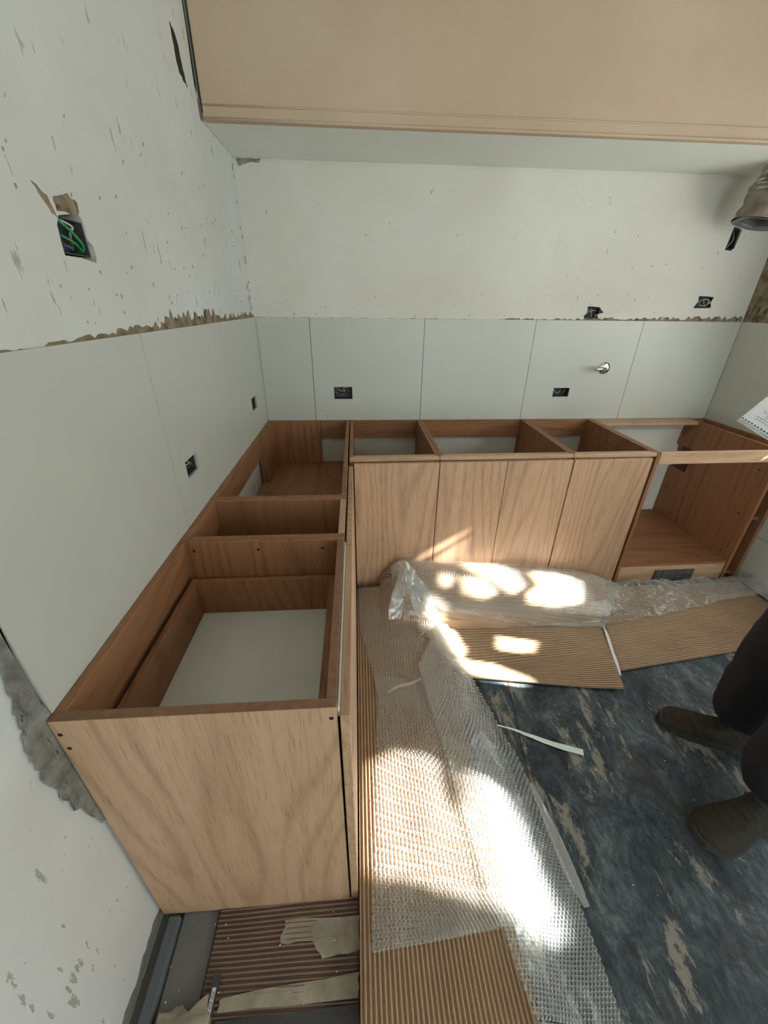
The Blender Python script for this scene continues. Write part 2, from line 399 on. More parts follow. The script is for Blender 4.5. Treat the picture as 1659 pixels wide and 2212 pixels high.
# left wall, u = y
sock_left = [('l1', -0.302, -0.197, 0.877, 0.938), ('l2', -1.148, -1.055, 0.881, 0.933)]
big_hole = [(-1.402, 1.423), (-1.305, 1.418), (-1.302, 1.445), (-1.318, 1.462), (-1.312, 1.482), (-1.325, 1.492), (-1.385, 1.484), (-1.398, 1.47)]
gash = [(-0.580, 2.062), (-0.548, 2.050), (-0.538, 2.036), (-0.530, 2.000), (-0.522, 1.975), (-0.508, 1.950), (-0.535, 1.956), (-0.562, 1.966), (-0.574, 1.985), (-0.574, 2.02)]
holes_l = [rect(a - .004, b + .004, c - .004, d + .004) for _, a, b, c, d in sock_left] + [rough_poly(big_hole, 2, 0.003, 9)]
wall_left = plate('wall_left', (-0.008, 0, 0), Y, Z, rect(-4.6, 0.1, -0.02, 2.7), holes_l, 0.14, 'plaster_left'); tag(wall_left, kind='structure')
# right wall, u = -y ; window beside the counter, unseen second window added for more light
wall_right = plate('wall_right', (XR + 0.008, 0, 0), -Y, Z, rect(-0.1, 4.6, -0.02, 2.7),
                   [rect(0.52, 2.52, 0.82, 1.80), rect(2.70, 3.50, 0.82, 1.95)], 0.12, 'render'); tag(wall_right, kind='structure')
wall_rear = plate('wall_rear', (0, -4.5, 0), -X, Z, rect(-2.84, 0.2, -0.02, 2.7), [rect(-2.35, -0.95, 0.02, 2.1)], 0.12, 'plaster'); tag(wall_rear, kind='structure')
ceil = box('ceiling', -0.15, 2.84, -4.62, 0.2, 2.62, 2.74, 'plaster', bev=0); tag(ceil, kind='structure')
# bulkhead
bulk = box('wall_bulkhead', 0.004, XR + 0.006, -0.412, -0.385, 1.903, 2.62, 'pink', bev=0.001); tag(bulk, kind='structure')
box('soffit_panel', -0.006, XR + 0.006, -0.386, 0.007, 1.908, 1.93, 'soffit', bulk, bev=0.0)
for z, r in ((1.9065, 0.0055), (1.942, 0.0032)):
    tube('corner_bead', [(0.006, -0.4125, z), (1.3, -0.4125, z), (XR, -0.4125, z)], r, 'pink', bulk, sides=8, n=3)
# ragged fillets of loose plaster where soffit, walls and bulkhead meet
def patch(name, wall, O, U, V, pts, th, mat, sub=5, amp=0.004, seed=1):
    return plate(name, O, U, V, rough_poly(pts, sub, amp, seed), [], th, mat, wall)
OL = (-0.0065, 0, 0); OB = (0, 0.0065, 0)
def band(name, wall, O, U, u0, u1, zfun, hfun, th, mat, n=60, seed=1):
    rn = random.Random(seed); lo = []; hi = []
    for i in range(n + 1):
        u = u0 + (u1 - u0) * i / n
        lo.append((u, zfun(u))); hi.append((u, zfun(u) + max(0.002, hfun(u) + rn.uniform(-1, 1) * hfun(u) * 0.45)))
    return plate(name, O, U, Z, lo + hi[::-1], [], th, mat, wall)
# exposed render above the tiles
band('render_patch', wall_left, OL, Y, -1.72, 0.0, lambda u: TT - 0.006, lambda u: 0.007 + 0.016 * max(0, min(1, (u + 1.55) / 0.5)) + (0.014 if -1.05 < u < -0.62 else 0), 0.003, 'render', 130, 4)
band('render_patch', wall_back, OB, X, 1.3, XR, lambda u: TT - 0.006, lambda u: 0.010 + 0.016 * max(0, (u - 1.5)) / 1.1, 0.003, 'render', 90, 5)
band('render_patch', wall_back, OB, X, 0.0, 1.3, lambda u: TT - 0.006, lambda u: 0.006, 0.003, 'render', 60, 6)
# damaged strip beside the cabinet end on the left wall
patch('render_patch', wall_left, (-0.0012, 0, 0), Y, Z, [(-1.827, 0.97), (-1.827, 0.45), (-1.843, 0.455), (-1.876, 0.585), (-1.884, 0.68), (-1.882, 0.73), (-1.872, 0.79), (-1.856, 0.86), (-1.845, 0.96)], 0.003, 'render_grey', 6, 0.005, 8)
patch('render_patch', wall_left, (-0.0012, 0, 0), Y, Z, [(-1.827, 1.29), (-1.827, 0.96), (-1.845, 0.96), (-1.838, 1.28)], 0.003, 'render_grey', 8, 0.002, 12)
# bare render above the large socket hole
patch('render_patch', wall_left, OL, Y, Z, [(-1.385, 1.488), (-1.325, 1.494), (-1.318, 1.512), (-1.340, 1.520), (-1.388, 1.508)], 0.003, 'render', 3, 0.003, 13)
patch('render_patch', wall_left, OL, Y, Z, [(-1.432, 1.520), (-1.405, 1.507), (-1.392, 1.480), (-1.404, 1.484), (-1.416, 1.502)], 0.003, 'render', 3, 0.002, 14)
# chips down the corner
patch('plaster_gash_shade', wall_left, (-0.0062, 0, 0), Y, Z, gash, 0.003, 'dark', 3, 0.0025, 10)  # flat near-black patch stands for the shade inside the gash
rn = random.Random(21)
for i in range(26):
    z = rn.uniform(1.30, 1.88) if i > 9 else rn.uniform(1.30, 1.42); s = rn.uniform(0.003, 0.009)
    y = -0.012 - rn.random() ** 2 * 0.05
    patch('chip_or_gap_shade', wall_left, OL, Y, Z, [(y - s * .35, z - s), (y + s * .3, z - s * .6), (y + s * .4, z + s), (y - s * .3, z + s * .7)], 0.0025, 'render', 2, s * 0.25, 100 + i)
for i in range(70):
    z = 1.30 + rn.random() ** 1.5 * 0.42; y = rn.uniform(-1.5, -0.15); s = rn.uniform(0.0014, 0.0045)
    patch('chip_or_gap_shade', wall_left, OL, Y, Z, [(y - s * .2, z - s * 1.3), (y + s * .3, z - s * .6), (y + s * .4, z + s), (y - s * .3, z + s * .9)], 0.002, 'chip', 1, s * 0.25, 200 + i)
for i in range(70):
    z = 1.298 + rn.random() ** 3.0 * 0.5; x = rn.uniform(0.05, 2.55); s = rn.uniform(0.0015, 0.0045)
    patch('chip_or_gap_shade', wall_back, OB, X, Z, [(x - s * .5, z - s), (x + s * .5, z - s * .6), (x + s * .4, z + s), (x - s * .4, z + s * .6)], 0.002, 'chip', 1, s * 0.25, 300 + i)
# dark strip painted for the shaded gap between bulkhead and left wall
patch('chip_or_gap_shade', wall_left, OL, Y, Z, [(-0.420, 2.40), (-0.412, 2.40), (-0.410, 1.99), (-0.416, 1.97), (-0.424, 1.985), (-0.419, 2.1)], 0.003, 'dark', 5, 0.0012, 31)
patch('chip_or_gap_shade', wall_left, OL, Y, Z, [(-0.414, 1.955), (-0.408, 1.955), (-0.404, 1.902), (-0.412, 1.905), (-0.417, 1.93)], 0.003, 'render', 4, 0.0015, 32)
patch('chip_or_gap_shade', wall_back, OB, X, Z, [(0.002, 1.907), (0.11, 1.908), (0.10, 1.896), (0.05, 1.893), (0.012, 1.880)], 0.002, 'render_grey', 4, 0.002, 33)
band('loose_plaster', wall_back, OB, X, 0.1, 2.6, lambda u: 1.897, lambda u: 0.010 if 0.9 < u < 2.0 else 0.004, 0.004, 'plaster', 60, 34)

# ------------------------------------------------------------------ tiles
def tile(wall, O, U, u0, u1, z0, z1, holes=()):
    g = 0.0013
    return plate('wall_tile', O, U, Z, rect(u0 + g, u1 - g, z0, z1), [rect(*h) for h in holes], 0.0075, 'tile', wall)
plate('tile_adhesive', (0, 0.0077, 0), X, Z, rect(0.003, XR - 0.003, 0.686, TT - 0.002), [rect(a - .004, b + .004, c - .004, d + .004) for _, a, b, c, d in sock_back], 0.0002, 'darkgrey', wall_back)
plate('tile_adhesive', (-0.0077, 0, 0), Y, Z, rect(-1.824, -0.003, 0.686, TT - 0.002), [rect(a - .004, b + .004, c - .004, d + .004) for _, a, b, c, d in sock_left], 0.0002, 'darkgrey', wall_left)
xb = [0.0, 0.2718, 0.8718, 1.4718, 2.0718, XR]
for i in range(5):
    hs = [s[1:] for s in sock_back if xb[i] < s[1] < xb[i + 1]]
    tile(wall_back, (0, 0, 0), X, xb[i], xb[i + 1], 0.684, TT, hs)
yl = [0.0, -0.606, -1.2235, -1.827]
for i in range(3):
    hs = [s[1:] for s in sock_left if yl[i + 1] < s[1] < yl[i]]
    tile(wall_left, (0, 0, 0), Y, yl[i + 1], yl[i], 0.684, TT, hs)
tile(wall_right, (XR, 0, 0), -Y, 0.0, 0.515, 0.684, TT)
tile(wall_right, (XR, 0, 0), -Y, 0.0, 0.60, 0.27, 0.681); tile(wall_right, (XR, 0, 0), -Y, 0.60, 1.20, 0.27, 0.795)
tile(wall_right, (XR, 0, 0), -Y, 0.0, 0.60, 0.0, 0.267); tile(wall_right, (XR, 0, 0), -Y, 0.60, 1.20, 0.0, 0.267)
disc_cyl('drill_hole', (0.337, 0.0004, 0.781), (0, -1, 0), 0.0025, 0.0008, 'dark', wall_back, 8)

# ------------------------------------------------------------------ sockets and wires
def socket_box(wall, frame, u0, u1, v0, v1, label, wires, depth=0.045, mats=('darkgrey',)):
    O, U, Nn = frame
    def P(u, v, d): return Vector(O) + U * u + Z * v - Nn * d
    base = P((u0 + u1) / 2, v0, 0.02)
    t = thing('socket_box', base, label, 'socket box', 'wired socket openings')
    vs = [P(a, b, d) for d in (0.010, depth) for a, b in ((u0, v0), (u1, v0), (u1, v1), (u0, v1))]
    w = 0.002
    vs += [P(a, b, d) for d, e in ((0.010, w), (depth - w, w)) for a, b in ((u0 + e, v0 + e), (u1 - e, v0 + e), (u1 - e, v1 - e), (u0 + e, v1 - e))]
    fs = [[4, 5, 6, 7], [12, 15, 14, 13]]
    for k in range(4):
        j = (k + 1) % 4
        fs += [[k, j, 4 + j, 4 + k], [8 + k, 12 + k, 12 + j, 8 + j], [k, 8 + k, 8 + j, j]]
    mk('box_shell', vs, fs, mats[0], t)
    e_ = 0.022
    cv = [P(a, b, d) for d in (depth + 0.001, depth + 0.003) for a, b in ((u0 - e_, v0 - e_), (u1 + e_, v0 - e_), (u1 + e_, v1 + e_), (u0 - e_, v1 + e_))]
    mk('cavity_back', cv, [[0, 1, 2, 3], [7, 6, 5, 4], [0, 4, 5, 1], [1, 5, 6, 2], [2, 6, 7, 3], [3, 7, 4, 0]], 'dark', t)
    for m, pts, r in wires:
        tube('wire', [P(u0 + (u1 - u0) * a, v0 + (v1 - v0) * b, d) for a, b, d in pts], r, m, t, sides=6, n=5)
    return t
FB = ((0, 0, 0), X, -Y); FL = ((0, 0, 0), Y, X)
socket_box(wall_back, FB, .382, .483, .873, .939, 'double socket opening with grey wires in back wall tile above corner unit',
           [('wire_white', [(.05, .9, .03), (.3, .7, .014), (.6, .6, .02), (.5, .85, .016), (.75, .9, .03)], .0016), ('wire_black', [(.05, .3, .02), (.4, .4, .012), (.8, .55, .016), (.85, .25, .03)], .0022),
            ('wire_brown', [(.5, .95, .03), (.52, .6, .012), (.62, .45, .03)], .0016), ('wire_white', [(.05, .55, .02), (.3, .35, .014), (.6, .3, .03)], .0014)])
socket_box(wall_back, FB, 1.642, 1.737, .883, .9327, 'double socket opening with red wire in back wall tile below chrome tap outlet',
           [('wire_red', [(.55, .95, .03), (.62, .5, .010), (.8, .75, .012), (.75, .3, .03)], .002), ('wire_white', [(.1, .8, .03), (.3, .35, .012), (.5, .6, .014), (.4, .2, .03)], .0016), ('wire_black', [(.05, .3, .03), (.5, .2, .014), (.9, .6, .03)], .002)])
socket_box(wall_left, FL, -.302, -.197, .877, .938, 'small socket opening in left wall tile closest to the room corner',
           [('wire_white', [(.2, .9, .03), (.4, .5, .012), (.7, .4, .03)], .0018), ('wire_black', [(.6, .95, .03), (.5, .3, .014), (.8, .2, .03)], .002)])
socket_box(wall_left, FL, -1.148, -1.055, .881, .933, 'socket opening in left wall tile above the narrow cabinet',
           [('wire_white', [(.1, .8, .03), (.45, .6, .012), (.8, .85, .03)], .002), ('wire_black', [(.2, .2, .03), (.5, .45, .010), (.9, .3, .03)], .0025), ('wire_white', [(.6, .2, .03), (.7, .5, .013), (.4, .9, .03)], .0016)])
socket_box(wall_back, FB, 1.736, 1.812, 1.288, 1.345, 'ragged hole with pale wires chiselled just above the tile edge',
           [('wire_white', [(.1, .6, .03), (.4, .75, .010), (.9, .8, .03)], .0018), ('wire_white', [(.5, .95, .03), (.45, .4, .008), (.7, .05, .03)], .0016), ('wire_black', [(.2, .1, .03), (.5, .5, .014), (.8, .3, .03)], .003)])
socket_box(wall_back, FB, 2.338, 2.424, 1.352, 1.402, 'ragged hole with curled white cable in plaster near right corner',
           [('wire_white', [(.05, .3, .03), (.3, .7, .008), (.7, .75, .006), (.75, .25, .008), (.3, .2, .012), (.35, .6, .03)], .0022), ('wire_white', [(.6, .95, .03), (.5, .5, .012), (.85, .1, .03)], .0016)])
socket_box(wall_back, FB, 2.400, 2.440, 1.616, 1.700, 'tall narrow dark opening with cable under the hanging duct',
           [('wire_white', [(.3, .05, .03), (.5, .4, .010), (.45, .7, .012), (.7, .95, .03)], .002)])
socket_box(wall_left, FL, -1.395, -1.318, 1.426, 1.482, 'large ragged hole with bright green wires high on left wall',
           [('wire_green', [(.0, .95, .012), (.35, .62, .004), (.7, .25, .006), (.85, .05, .03)], .0026), ('wire_green', [(.1, .55, .02), (.4, .35, .008), (.75, .12, .012)], .0022),
            ('wire_white', [(.2, .98, .02), (.5, .8, .008), (.4, .6, .010), (.8, .35, .03)], .0022), ('wire_blue', [(.05, .3, .02), (.3, .15, .010), (.6, .05, .03)], .002), ('wire_brown', [(.15, .4, .03), (.4, .2, .012), (.5, .5, .03)], .0018)])

# chrome outlet
t = thing('tap_outlet', (1.9117, 0, 1.042), 'chrome pipe outlet with round cover plate on back wall tile', 'tap outlet')
bm = bmesh.new(); n = 24; rr = [(0.034, 0.0), (0.033, 0.004), (0.028, 0.009), (0.016, 0.012)]
rings = [[bm.verts.new((1.9117 + r * math.cos(2 * math.pi * k / n), -h, 1.042 + r * math.sin(2 * math.pi * k / n))) for k in range(n)] for r, h in rr]
for a, b in zip(rings, rings[1:]):
    for k in range(n): bm.faces.new([a[k], a[(k + 1) % n], b[(k + 1) % n], b[k]])
bm.faces.new(rings[-1]); bm_out('cover_plate', bm, 'chrome', t, smooth=True)
tube('pipe', [(1.915, -0.008, 1.042), (1.903, -0.030, 1.043), (1.876, -0.044, 1.043), (1.834, -0.050, 1.041)], 0.0085, 'chrome', t, sides=14)
# flexible duct
t = thing('flexible_duct', (2.335, -0.20, 1.685), 'silver flexible duct wrapped in brown tape hanging from soffit', 'duct')
def ring_tube(name, cpts, rfun, mat, parent, ns=28, nl=60, cap=False):
    C = catmull(cpts, max(2, nl // (len(cpts) - 1))); vs = []; fs = []
    for i, c in enumerate(C):
        d = (C[min(i + 1, len(C) - 1)] - C[max(i - 1, 0)]).normalized(); a = d.cross(Y).normalized(); b = d.cross(a)
        for k in range(ns):
            th = 2 * math.pi * k / ns; r = rfun(i / (len(C) - 1), th); vs.append(c + a * (r * math.cos(th)) + b * (r * math.sin(th)))
    L = len(C)
    for i in range(L - 1):
        for k in range(ns):
            q = (k + 1) % ns; fs.append([i * ns + k, i * ns + q, (i + 1) * ns + q, (i + 1) * ns + k])
    if cap: fs.append([(L - 1) * ns + k for k in range(ns)])
    return mk(name, vs, fs, mat, parent, True)
dc = [(2.39, -0.20, 1.925), (2.375, -0.20, 1.86), (2.345, -0.20, 1.78), (2.325, -0.20, 1.70)]
ring_tube('duct_body', dc[:3], lambda t_, th: 0.082 + 0.006 * math.sin(t_ * 60) + 0.003 * math.sin(5 * th + t_ * 20), 'foil', t)
ring_tube('tape_sleeve', [(2.366, -0.20, 1.835), (2.345, -0.20, 1.775), (2.323, -0.20, 1.690)], lambda t_, th: 0.088 + 0.004 * math.sin(3 * th + 9 * t_) + 0.003 * math.sin(t_ * 26), 'duct_tape', t)
ring_tube('inner_liner', [(2.323, -0.20, 1.689), (2.335, -0.20, 1.74), (2.35, -0.20, 1.80)], lambda t_, th: (0.088 if t_ < 0.02 else 0.062) + 0.004 * math.sin(5 * th), 'grille', t, nl=24, cap=False)  # liner coloured dark for the shade inside the duct
ring_tube('duct_inner_shade', [(2.345, -0.20, 1.78), (2.347, -0.20, 1.79), (2.349, -0.2, 1.80)], lambda t_, th: 0.066 * (1 - 0.98 * t_), 'dark', t, nl=8)  # dark cone added for the shade deep in the duct

# ------------------------------------------------------------------ left run of cabinets
def screw(parent, p, ax, r=0.0042):
    disc_cyl('screw_hole', Vector(p), ax, r, 0.0006, 'dark', parent, 10)
# A : drawer cabinet nearest the camera
A = thing('drawer_cabinet', (0.23, -1.567, 0), 'oak drawer cabinet with open top nearest the camera on left wall', 'cabinet')
pn = box('side_panel', 0.001, 0.462, -1.8415, -1.8235, 0.002, T - 0.0004, 'wood_z', A)
for x, z in ((0.0105, 0.7214), (0.0125, 0.6849), (0.4525, 0.7268)): screw(pn, (x, -1.8412, z), (0, -1, 0))
pt = box('edge_strip', 0.001, 0.462, -1.8413, -1.8237, T - 0.0004, T + 0.0002, 'mdf', pn, 0)
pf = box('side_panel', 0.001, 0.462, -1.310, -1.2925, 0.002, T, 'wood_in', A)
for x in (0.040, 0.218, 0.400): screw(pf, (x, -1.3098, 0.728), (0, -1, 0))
box('back_rail', 0.001, 0.019, -1.8234, -1.3101, 0.655, T, 'wood_shade_y', A)
box('back_panel', 0.001, 0.008, -1.8234, -1.3101, 0.09, 0.655, 'wood_shade_y', A)
box('front_rail', 0.4435, 0.4615, -1.8234, -1.3101, 0.735, T, 'mdf', A)
box('bottom_panel', 0.009, 0.4615, -1.8234, -1.3101, 0.072, 0.09, 'wood_shade_y', A)
def drawer(zb, zt, full):
    d = box('drawer', 0.036, 0.4155, -1.8005, -1.3355, zb - 0.012, zb, 'white_board', A, 0.0006)
    box('drawer_side', 0.020, 0.0355, -1.8165, -1.3195, zb - 0.02, zt, 'wood_shade_y', d)
    box('drawer_side', 0.416, 0.4315, -1.8165, -1.3195, zb - 0.02, zt, 'wood_shade_y', d)
    box('drawer_back', 0.036, 0.4155, -1.335, -1.3195, zb - 0.02, zt, 'wood_in', d)
    box('drawer_end', 0.036, 0.4155, -1.8165, -1.801, zb - 0.02, zt, 'wood_in', d)
    return d
dd = drawer(0.5235, 0.640, True)
drawer(0.315, 0.46, True); drawer(0.115, 0.25, True)
for z0, z1 in ((0.5185, 0.729), (0.3050, 0.5155), (0.0125, 0.3020)):
    box('drawer_front', 0.4670, 0.4845, -1.8405, -1.2985, z0, z1, 'wood_y', A)
box('handle_profile', 0.4625, 0.4665, -1.8300, -1.3000, 0.715, 0.7400, 'white_board', A, 0.0005)
# B : narrow cabinet
B = thing('narrow_cabinet', (0.23, -1.16, 0), 'narrow oak cabinet with open top between drawer cabinet and corner cabinet', 'cabinet')
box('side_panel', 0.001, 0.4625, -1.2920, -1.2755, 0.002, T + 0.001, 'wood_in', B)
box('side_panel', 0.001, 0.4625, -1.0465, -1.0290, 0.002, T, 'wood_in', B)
box('back_rail', 0.001, 0.0215, -1.2754, -1.0466, 0.655, T, 'wood_shade_y', B)
box('back_panel', 0.001, 0.007, -1.2754, -1.0466, 0.10, 0.655, 'wood_shade_y', B)
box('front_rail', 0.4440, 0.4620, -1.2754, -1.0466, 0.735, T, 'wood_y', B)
box('bottom_panel', 0.008, 0.4620, -1.2754, -1.0466, 0.082, 0.10, 'wood_shade_y', B)
box('shelf', 0.020, 0.10, -1.2752, -1.0468, 0.53, 0.548, 'wood_shade_y', B)
box('door', 0.4670, 0.4845, -1.2960, -1.0240, 0.0125, 0.729, 'wood_z', B)
# C : blind corner cabinet
Cc = thing('corner_cabinet', (0.23, -0.52, 0), 'oak blind corner cabinet with open top and raised base board', 'cabinet')
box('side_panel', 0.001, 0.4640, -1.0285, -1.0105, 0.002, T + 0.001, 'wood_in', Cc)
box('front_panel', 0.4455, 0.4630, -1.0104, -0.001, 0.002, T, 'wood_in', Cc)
box('back_rail', 0.001, 0.0185, -1.0104, -0.3105, 0.652, T, 'wood_shade_y', Cc)
box('back_rail', 0.2950, 0.4450, -0.0195, -0.001, 0.653, T, 'wood_shade_x', Cc)
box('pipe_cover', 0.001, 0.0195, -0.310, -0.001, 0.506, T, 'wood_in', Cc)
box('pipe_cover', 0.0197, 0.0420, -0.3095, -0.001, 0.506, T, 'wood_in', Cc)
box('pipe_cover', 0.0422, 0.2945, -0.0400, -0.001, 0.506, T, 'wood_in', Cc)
box('base_board', 0.002, 0.4452, -1.0103, -0.001, 0.487, 0.505, 'wood_shade_y', Cc)
box('bottom_panel', 0.002, 0.4452, -1.0103, -0.001, 0.09, 0.108, 'wood_shade_y', Cc)
box('filler_panel', 0.4670, 0.4845, -1.0215, -0.668, 0.0125, 0.729, 'wood_z', Cc)

# ------------------------------------------------------------------ back run of cabinets (its front is a little out of square)
def wp(c):
    x, y, z = c; return (x, y * (1 - 0.022 * max(0.0, x - 0.46)), z)
def bbox(name, x0, x1, y0, y1, z0, z1, mat, parent, bev=0.0012): return box(name, x0, x1, y0, y1, z0, z1, mat, parent, bev, wp)
def back_unit(name, label, x0, x1, doors, deep=-0.625):
    u = thing(name, ((x0 + x1) / 2, -0.31, 0), label, 'cabinet'); p = 0.0175; e = 0.0003
    bbox('side_panel', x0 + e, x0 + p, deep, -0.001, 0.002, T, 'wood_in', u)
    bbox('side_panel', x1 - p, x1 - e, deep, -0.001, 0.002, T, 'wood_in', u)
    bbox('back_rail', x0 + p + e, x1 - p - e, -0.0195, -0.001, 0.653, T - 0.001, 'wood_shade_x', u)
    bbox('front_rail', x0 + p + e, x1 - p - e, deep, -0.607, 0.700, T, 'wood_x', u)
    bbox('bottom_panel', x0 + p + e, x1 - p - e, deep, -0.001, 0.10, 0.118, 'wood_shade_x', u)
    # grip strip above the doors
    bbox('grip_strip', x0 + 0.001, x1 - 0.001, -0.641, deep - e, 0.7365, T, 'wood_x', u, 0.002)
    for a, b in doors: bbox('door', a, b, -0.6610, -0.6430, 0.0125, 0.7335, 'wood_z', u)
    return u
back_unit('single_door_cabinet', 'oak base cabinet with single door beside the left corner', 0.4685, 0.870, [(0.4895, 0.8665)])
back_unit('double_door_cabinet', 'oak base cabinet with two doors in middle of back wall', 0.870, 1.490, [(0.8705, 1.1755), (1.1785, 1.4835)])
back_unit('single_door_cabinet', 'oak base cabinet with single door next to the open doorless cabinet', 1.490, 1.893, [(1.4900, 1.8645)])
# G : open cabinet
G = thing('open_cabinet', (2.2, -0.31, 0), 'doorless oak cabinet with open front and vent grille in plinth', 'cabinet')
bbox('side_panel', 1.8935, 1.9110, -0.640, -0.001, 0.002, T, 'wood_in', G)
sp = plate('side_panel', (2.517, 0, 0), -Y, Z, [(0.0015, 0.002), (0.618, 0.002), (0.618, T), (0.0015, T), (0.0015, 0.594), (0.1345, 0.594), (0.1345, 0.447), (0.0015, 0.447)], [], 0.0180, 'wood_in', G)
for z in (0.634, 0.391, 0.157): screw(sp, (2.5165, -0.553, z), (-1, 0, 0), 0.0045)
screw(sp, (2.5165, -0.055, 0.70), (-1, 0, 0), 0.0045)
bbox('front_rail', 1.9113, 2.516, -0.6420, -0.6240, 0.6985, T + 0.001, 'wood_x', G)
bbox('back_rail', 1.9113, 2.516, -0.105, -0.001, 0.737, T, 'wood_x', G)
fl = bbox('base_board', 1.9113, 2.516, -0.640, -0.001, 0.106, 0.124, 'wood_shade_x', G)
for x in (1.95, 2.20, 2.47): screw(fl, (x, -0.60, 0.1237), (0, 0, 1), 0.003)
bbox('plinth', 1.9113, 2.516, -0.640, -0.622, 0.002, 0.105, 'wood_x', G)
gr = bbox('vent_frame', 2.115, 2.345, -0.6435, -0.6402, 0.006, 0.078, 'darkgrey', G, 0.0004)
for i in range(5):
    z = 0.016 + i * 0.0125
    for a, b in ((2.124, 2.160), (2.166, 2.202), (2.208, 2.244), (2.250, 2.286), (2.292, 2.336)):
        bbox('vent_slat', a, b, -0.6452, -0.6435, z, z + 0.0055, 'grille', gr, 0.0)
# H : narrow end rack
Hh = thing('end_rack', (2.585, -0.31, 0), 'narrow oak open rack with one shelf squeezed against right wall', 'rack')
box('side_panel', 2.6150, 2.6320, -0.600, -0.001, 0.002, T - 0.001, 'wood_in', Hh)
box('back_rail', 2.5355, 2.6148, -0.0190, -0.001, 0.002, T - 0.003, 'wood_shade_x', Hh)
box('shelf', 2.5355, 2.6148, -0.58, -0.0192, 0.360, 0.378, 'wood_shade_x', Hh)
box('bottom_panel', 2.5355, 2.6148, -0.58, -0.0192, 0.010, 0.028, 'wood_shade_x', Hh)
# wall pipe seen through the notch
t = thing('waste_pipe', (2.575, -0.08, 0.0), 'grey waste pipe stub seen through notch in open cabinet side', 'pipe')
tube('pipe_stub', [(2.555, -0.021, 0.52), (2.555, -0.06, 0.52), (2.553, -0.10, 0.515)], 0.017, 'grille', t, sides=12)
tube('pipe_collar', [(2.555, -0.075, 0.519), (2.554, -0.09, 0.517)], 0.0205, 'frame_white', t, sides=12, n=2)

# ------------------------------------------------------------------ packaging on the floor
def sm(a, b, x):
    t_ = np.clip((x - a) / (b - a), 0, 1); return t_ * t_ * (3 - 2 * t_)
def fbm(x, y, s, seed=0):
    x = np.atleast_1d(x); y = np.atleast_1d(y)
    return np.array([mnoise.fractal(Vector((a * s + seed * 7.3, b * s, seed)), 1.0, 2.0, 3) for a, b in zip(x.ravel(), y.ravel())]).reshape(x.shape)
def ztop(x):   # height of the wrap where it leans on the doors
    return np.interp(x, [0.50, 0.60, 0.64, 0.70, 1.0, 1.47, 1.71, 1.80, 1.88, 2.2, 2.6], [0.085, 0.11, 0.165, 0.225, 0.19, 0.14, 0.095, 0.05, 0.03, 0.035, 0.045])
def pile(x, y):  # top of the packaging lying on the floor
    x = np.asarray(x, float); y = np.asarray(y, float)
    hl = 0.040 * (1 - sm(0.84, 0.97, x)) * sm(-0.66, -0.80, y) + 0.0
    d = np.clip((-0.665 - y) / 0.265, 0, 1)
    hb = ztop(x) * np.sqrt(np.clip(1 - d ** 2.0, 0, 1))
    return np.maximum(hl, hb * 0.96)
def lerp_poly(P, v):
    P = np.array(P, float); s = np.linspace(0, 1, len(P)); return np.stack([np.interp(v, s, P[:, k]) for k in range(P.shape[1])], -1)
def sheet_xy(Lp, Rp, nu, nv):
    v = np.linspace(0, 1, nv + 1); u = np.linspace(0, 1, nu + 1)
    L = lerp_poly(Lp, v); R = lerp_poly(Rp, v)
    return L[:, None, :] * (1 - u)[None, :, None] + R[:, None, :] * u[None, :, None]
def grid_faces(nu, nv):
    i = np.arange(nv)[:, None] * (nu + 1) + np.arange(nu)[None, :]
    return np.stack([i, i + 1, i + nu + 2, i + nu + 1], -1).reshape(-1, 4)
RIB = 0.0110
def corrugated(name, Lp, Rp, across, label, mat='card', lift=0.004, nlong=40, zfun=pile, amp=0.0040, rib=RIB, curl=None, parent=None, cat='cardboard'):
    """across: 'u' ribs step along u (ribs run along v) or 'v'."""
    g = sheet_xy(Lp, Rp, 4, 4)
    if across == 'u':
        w = np.linalg.norm(g[2, -1] - g[2, 0]); n = max(2, int(w / rib)); nu, nv = n * 12, nlong
    else:
        w = np.linalg.norm(g[-1, 2] - g[0, 2]); n = max(2, int(w / rib)); nu, nv = nlong, n * 12
    G_ = sheet_xy(Lp, Rp, nu, nv); x, y = G_[..., 0], G_[..., 1]
    z = zfun(x, y) + lift
    if curl is not None: z = z + curl(x, y)
    ph = (np.linspace(0, n, nu + 1)[None, :] if across == 'u' else np.linspace(0, n, nv + 1)[:, None]) * 2 * np.pi
    cc = np.abs(((ph / (2 * np.pi)) % 1.0) * 2 - 1)      # 0 in the trough, 1 on the ridge
    z = z + amp * (1.0 - 2.0 * np.sqrt(np.clip(1 - (np.clip(cc / 0.70, 0, 1)) ** 2.2, 0, 1)))
    V = np.stack([x, y, z], -1).reshape(-1, 3)
    c = V.mean(0)
    o = mk_np(name, V, grid_faces(nu, nv), mat, parent, True, origin=(c[0], c[1], V[:, 2].min()))
    md = o.modifiers.new('thickness', 'SOLIDIFY'); md.thickness = 0.0009; md.offset = -1
    if label: tag(o, label, cat)
    return o
# long sheet along the left run
corrugated('corrugated_sheet', [(0.489, -0.70), (0.489, -1.4), (0.488, -2.0), (0.488, -2.55)], [(0.90, -0.76), (0.86, -1.3), (0.855, -1.95), (0.860, -2.55)], 'u',
           'long ribbed kraft cardboard lying along the drawer fronts', nlong=70)
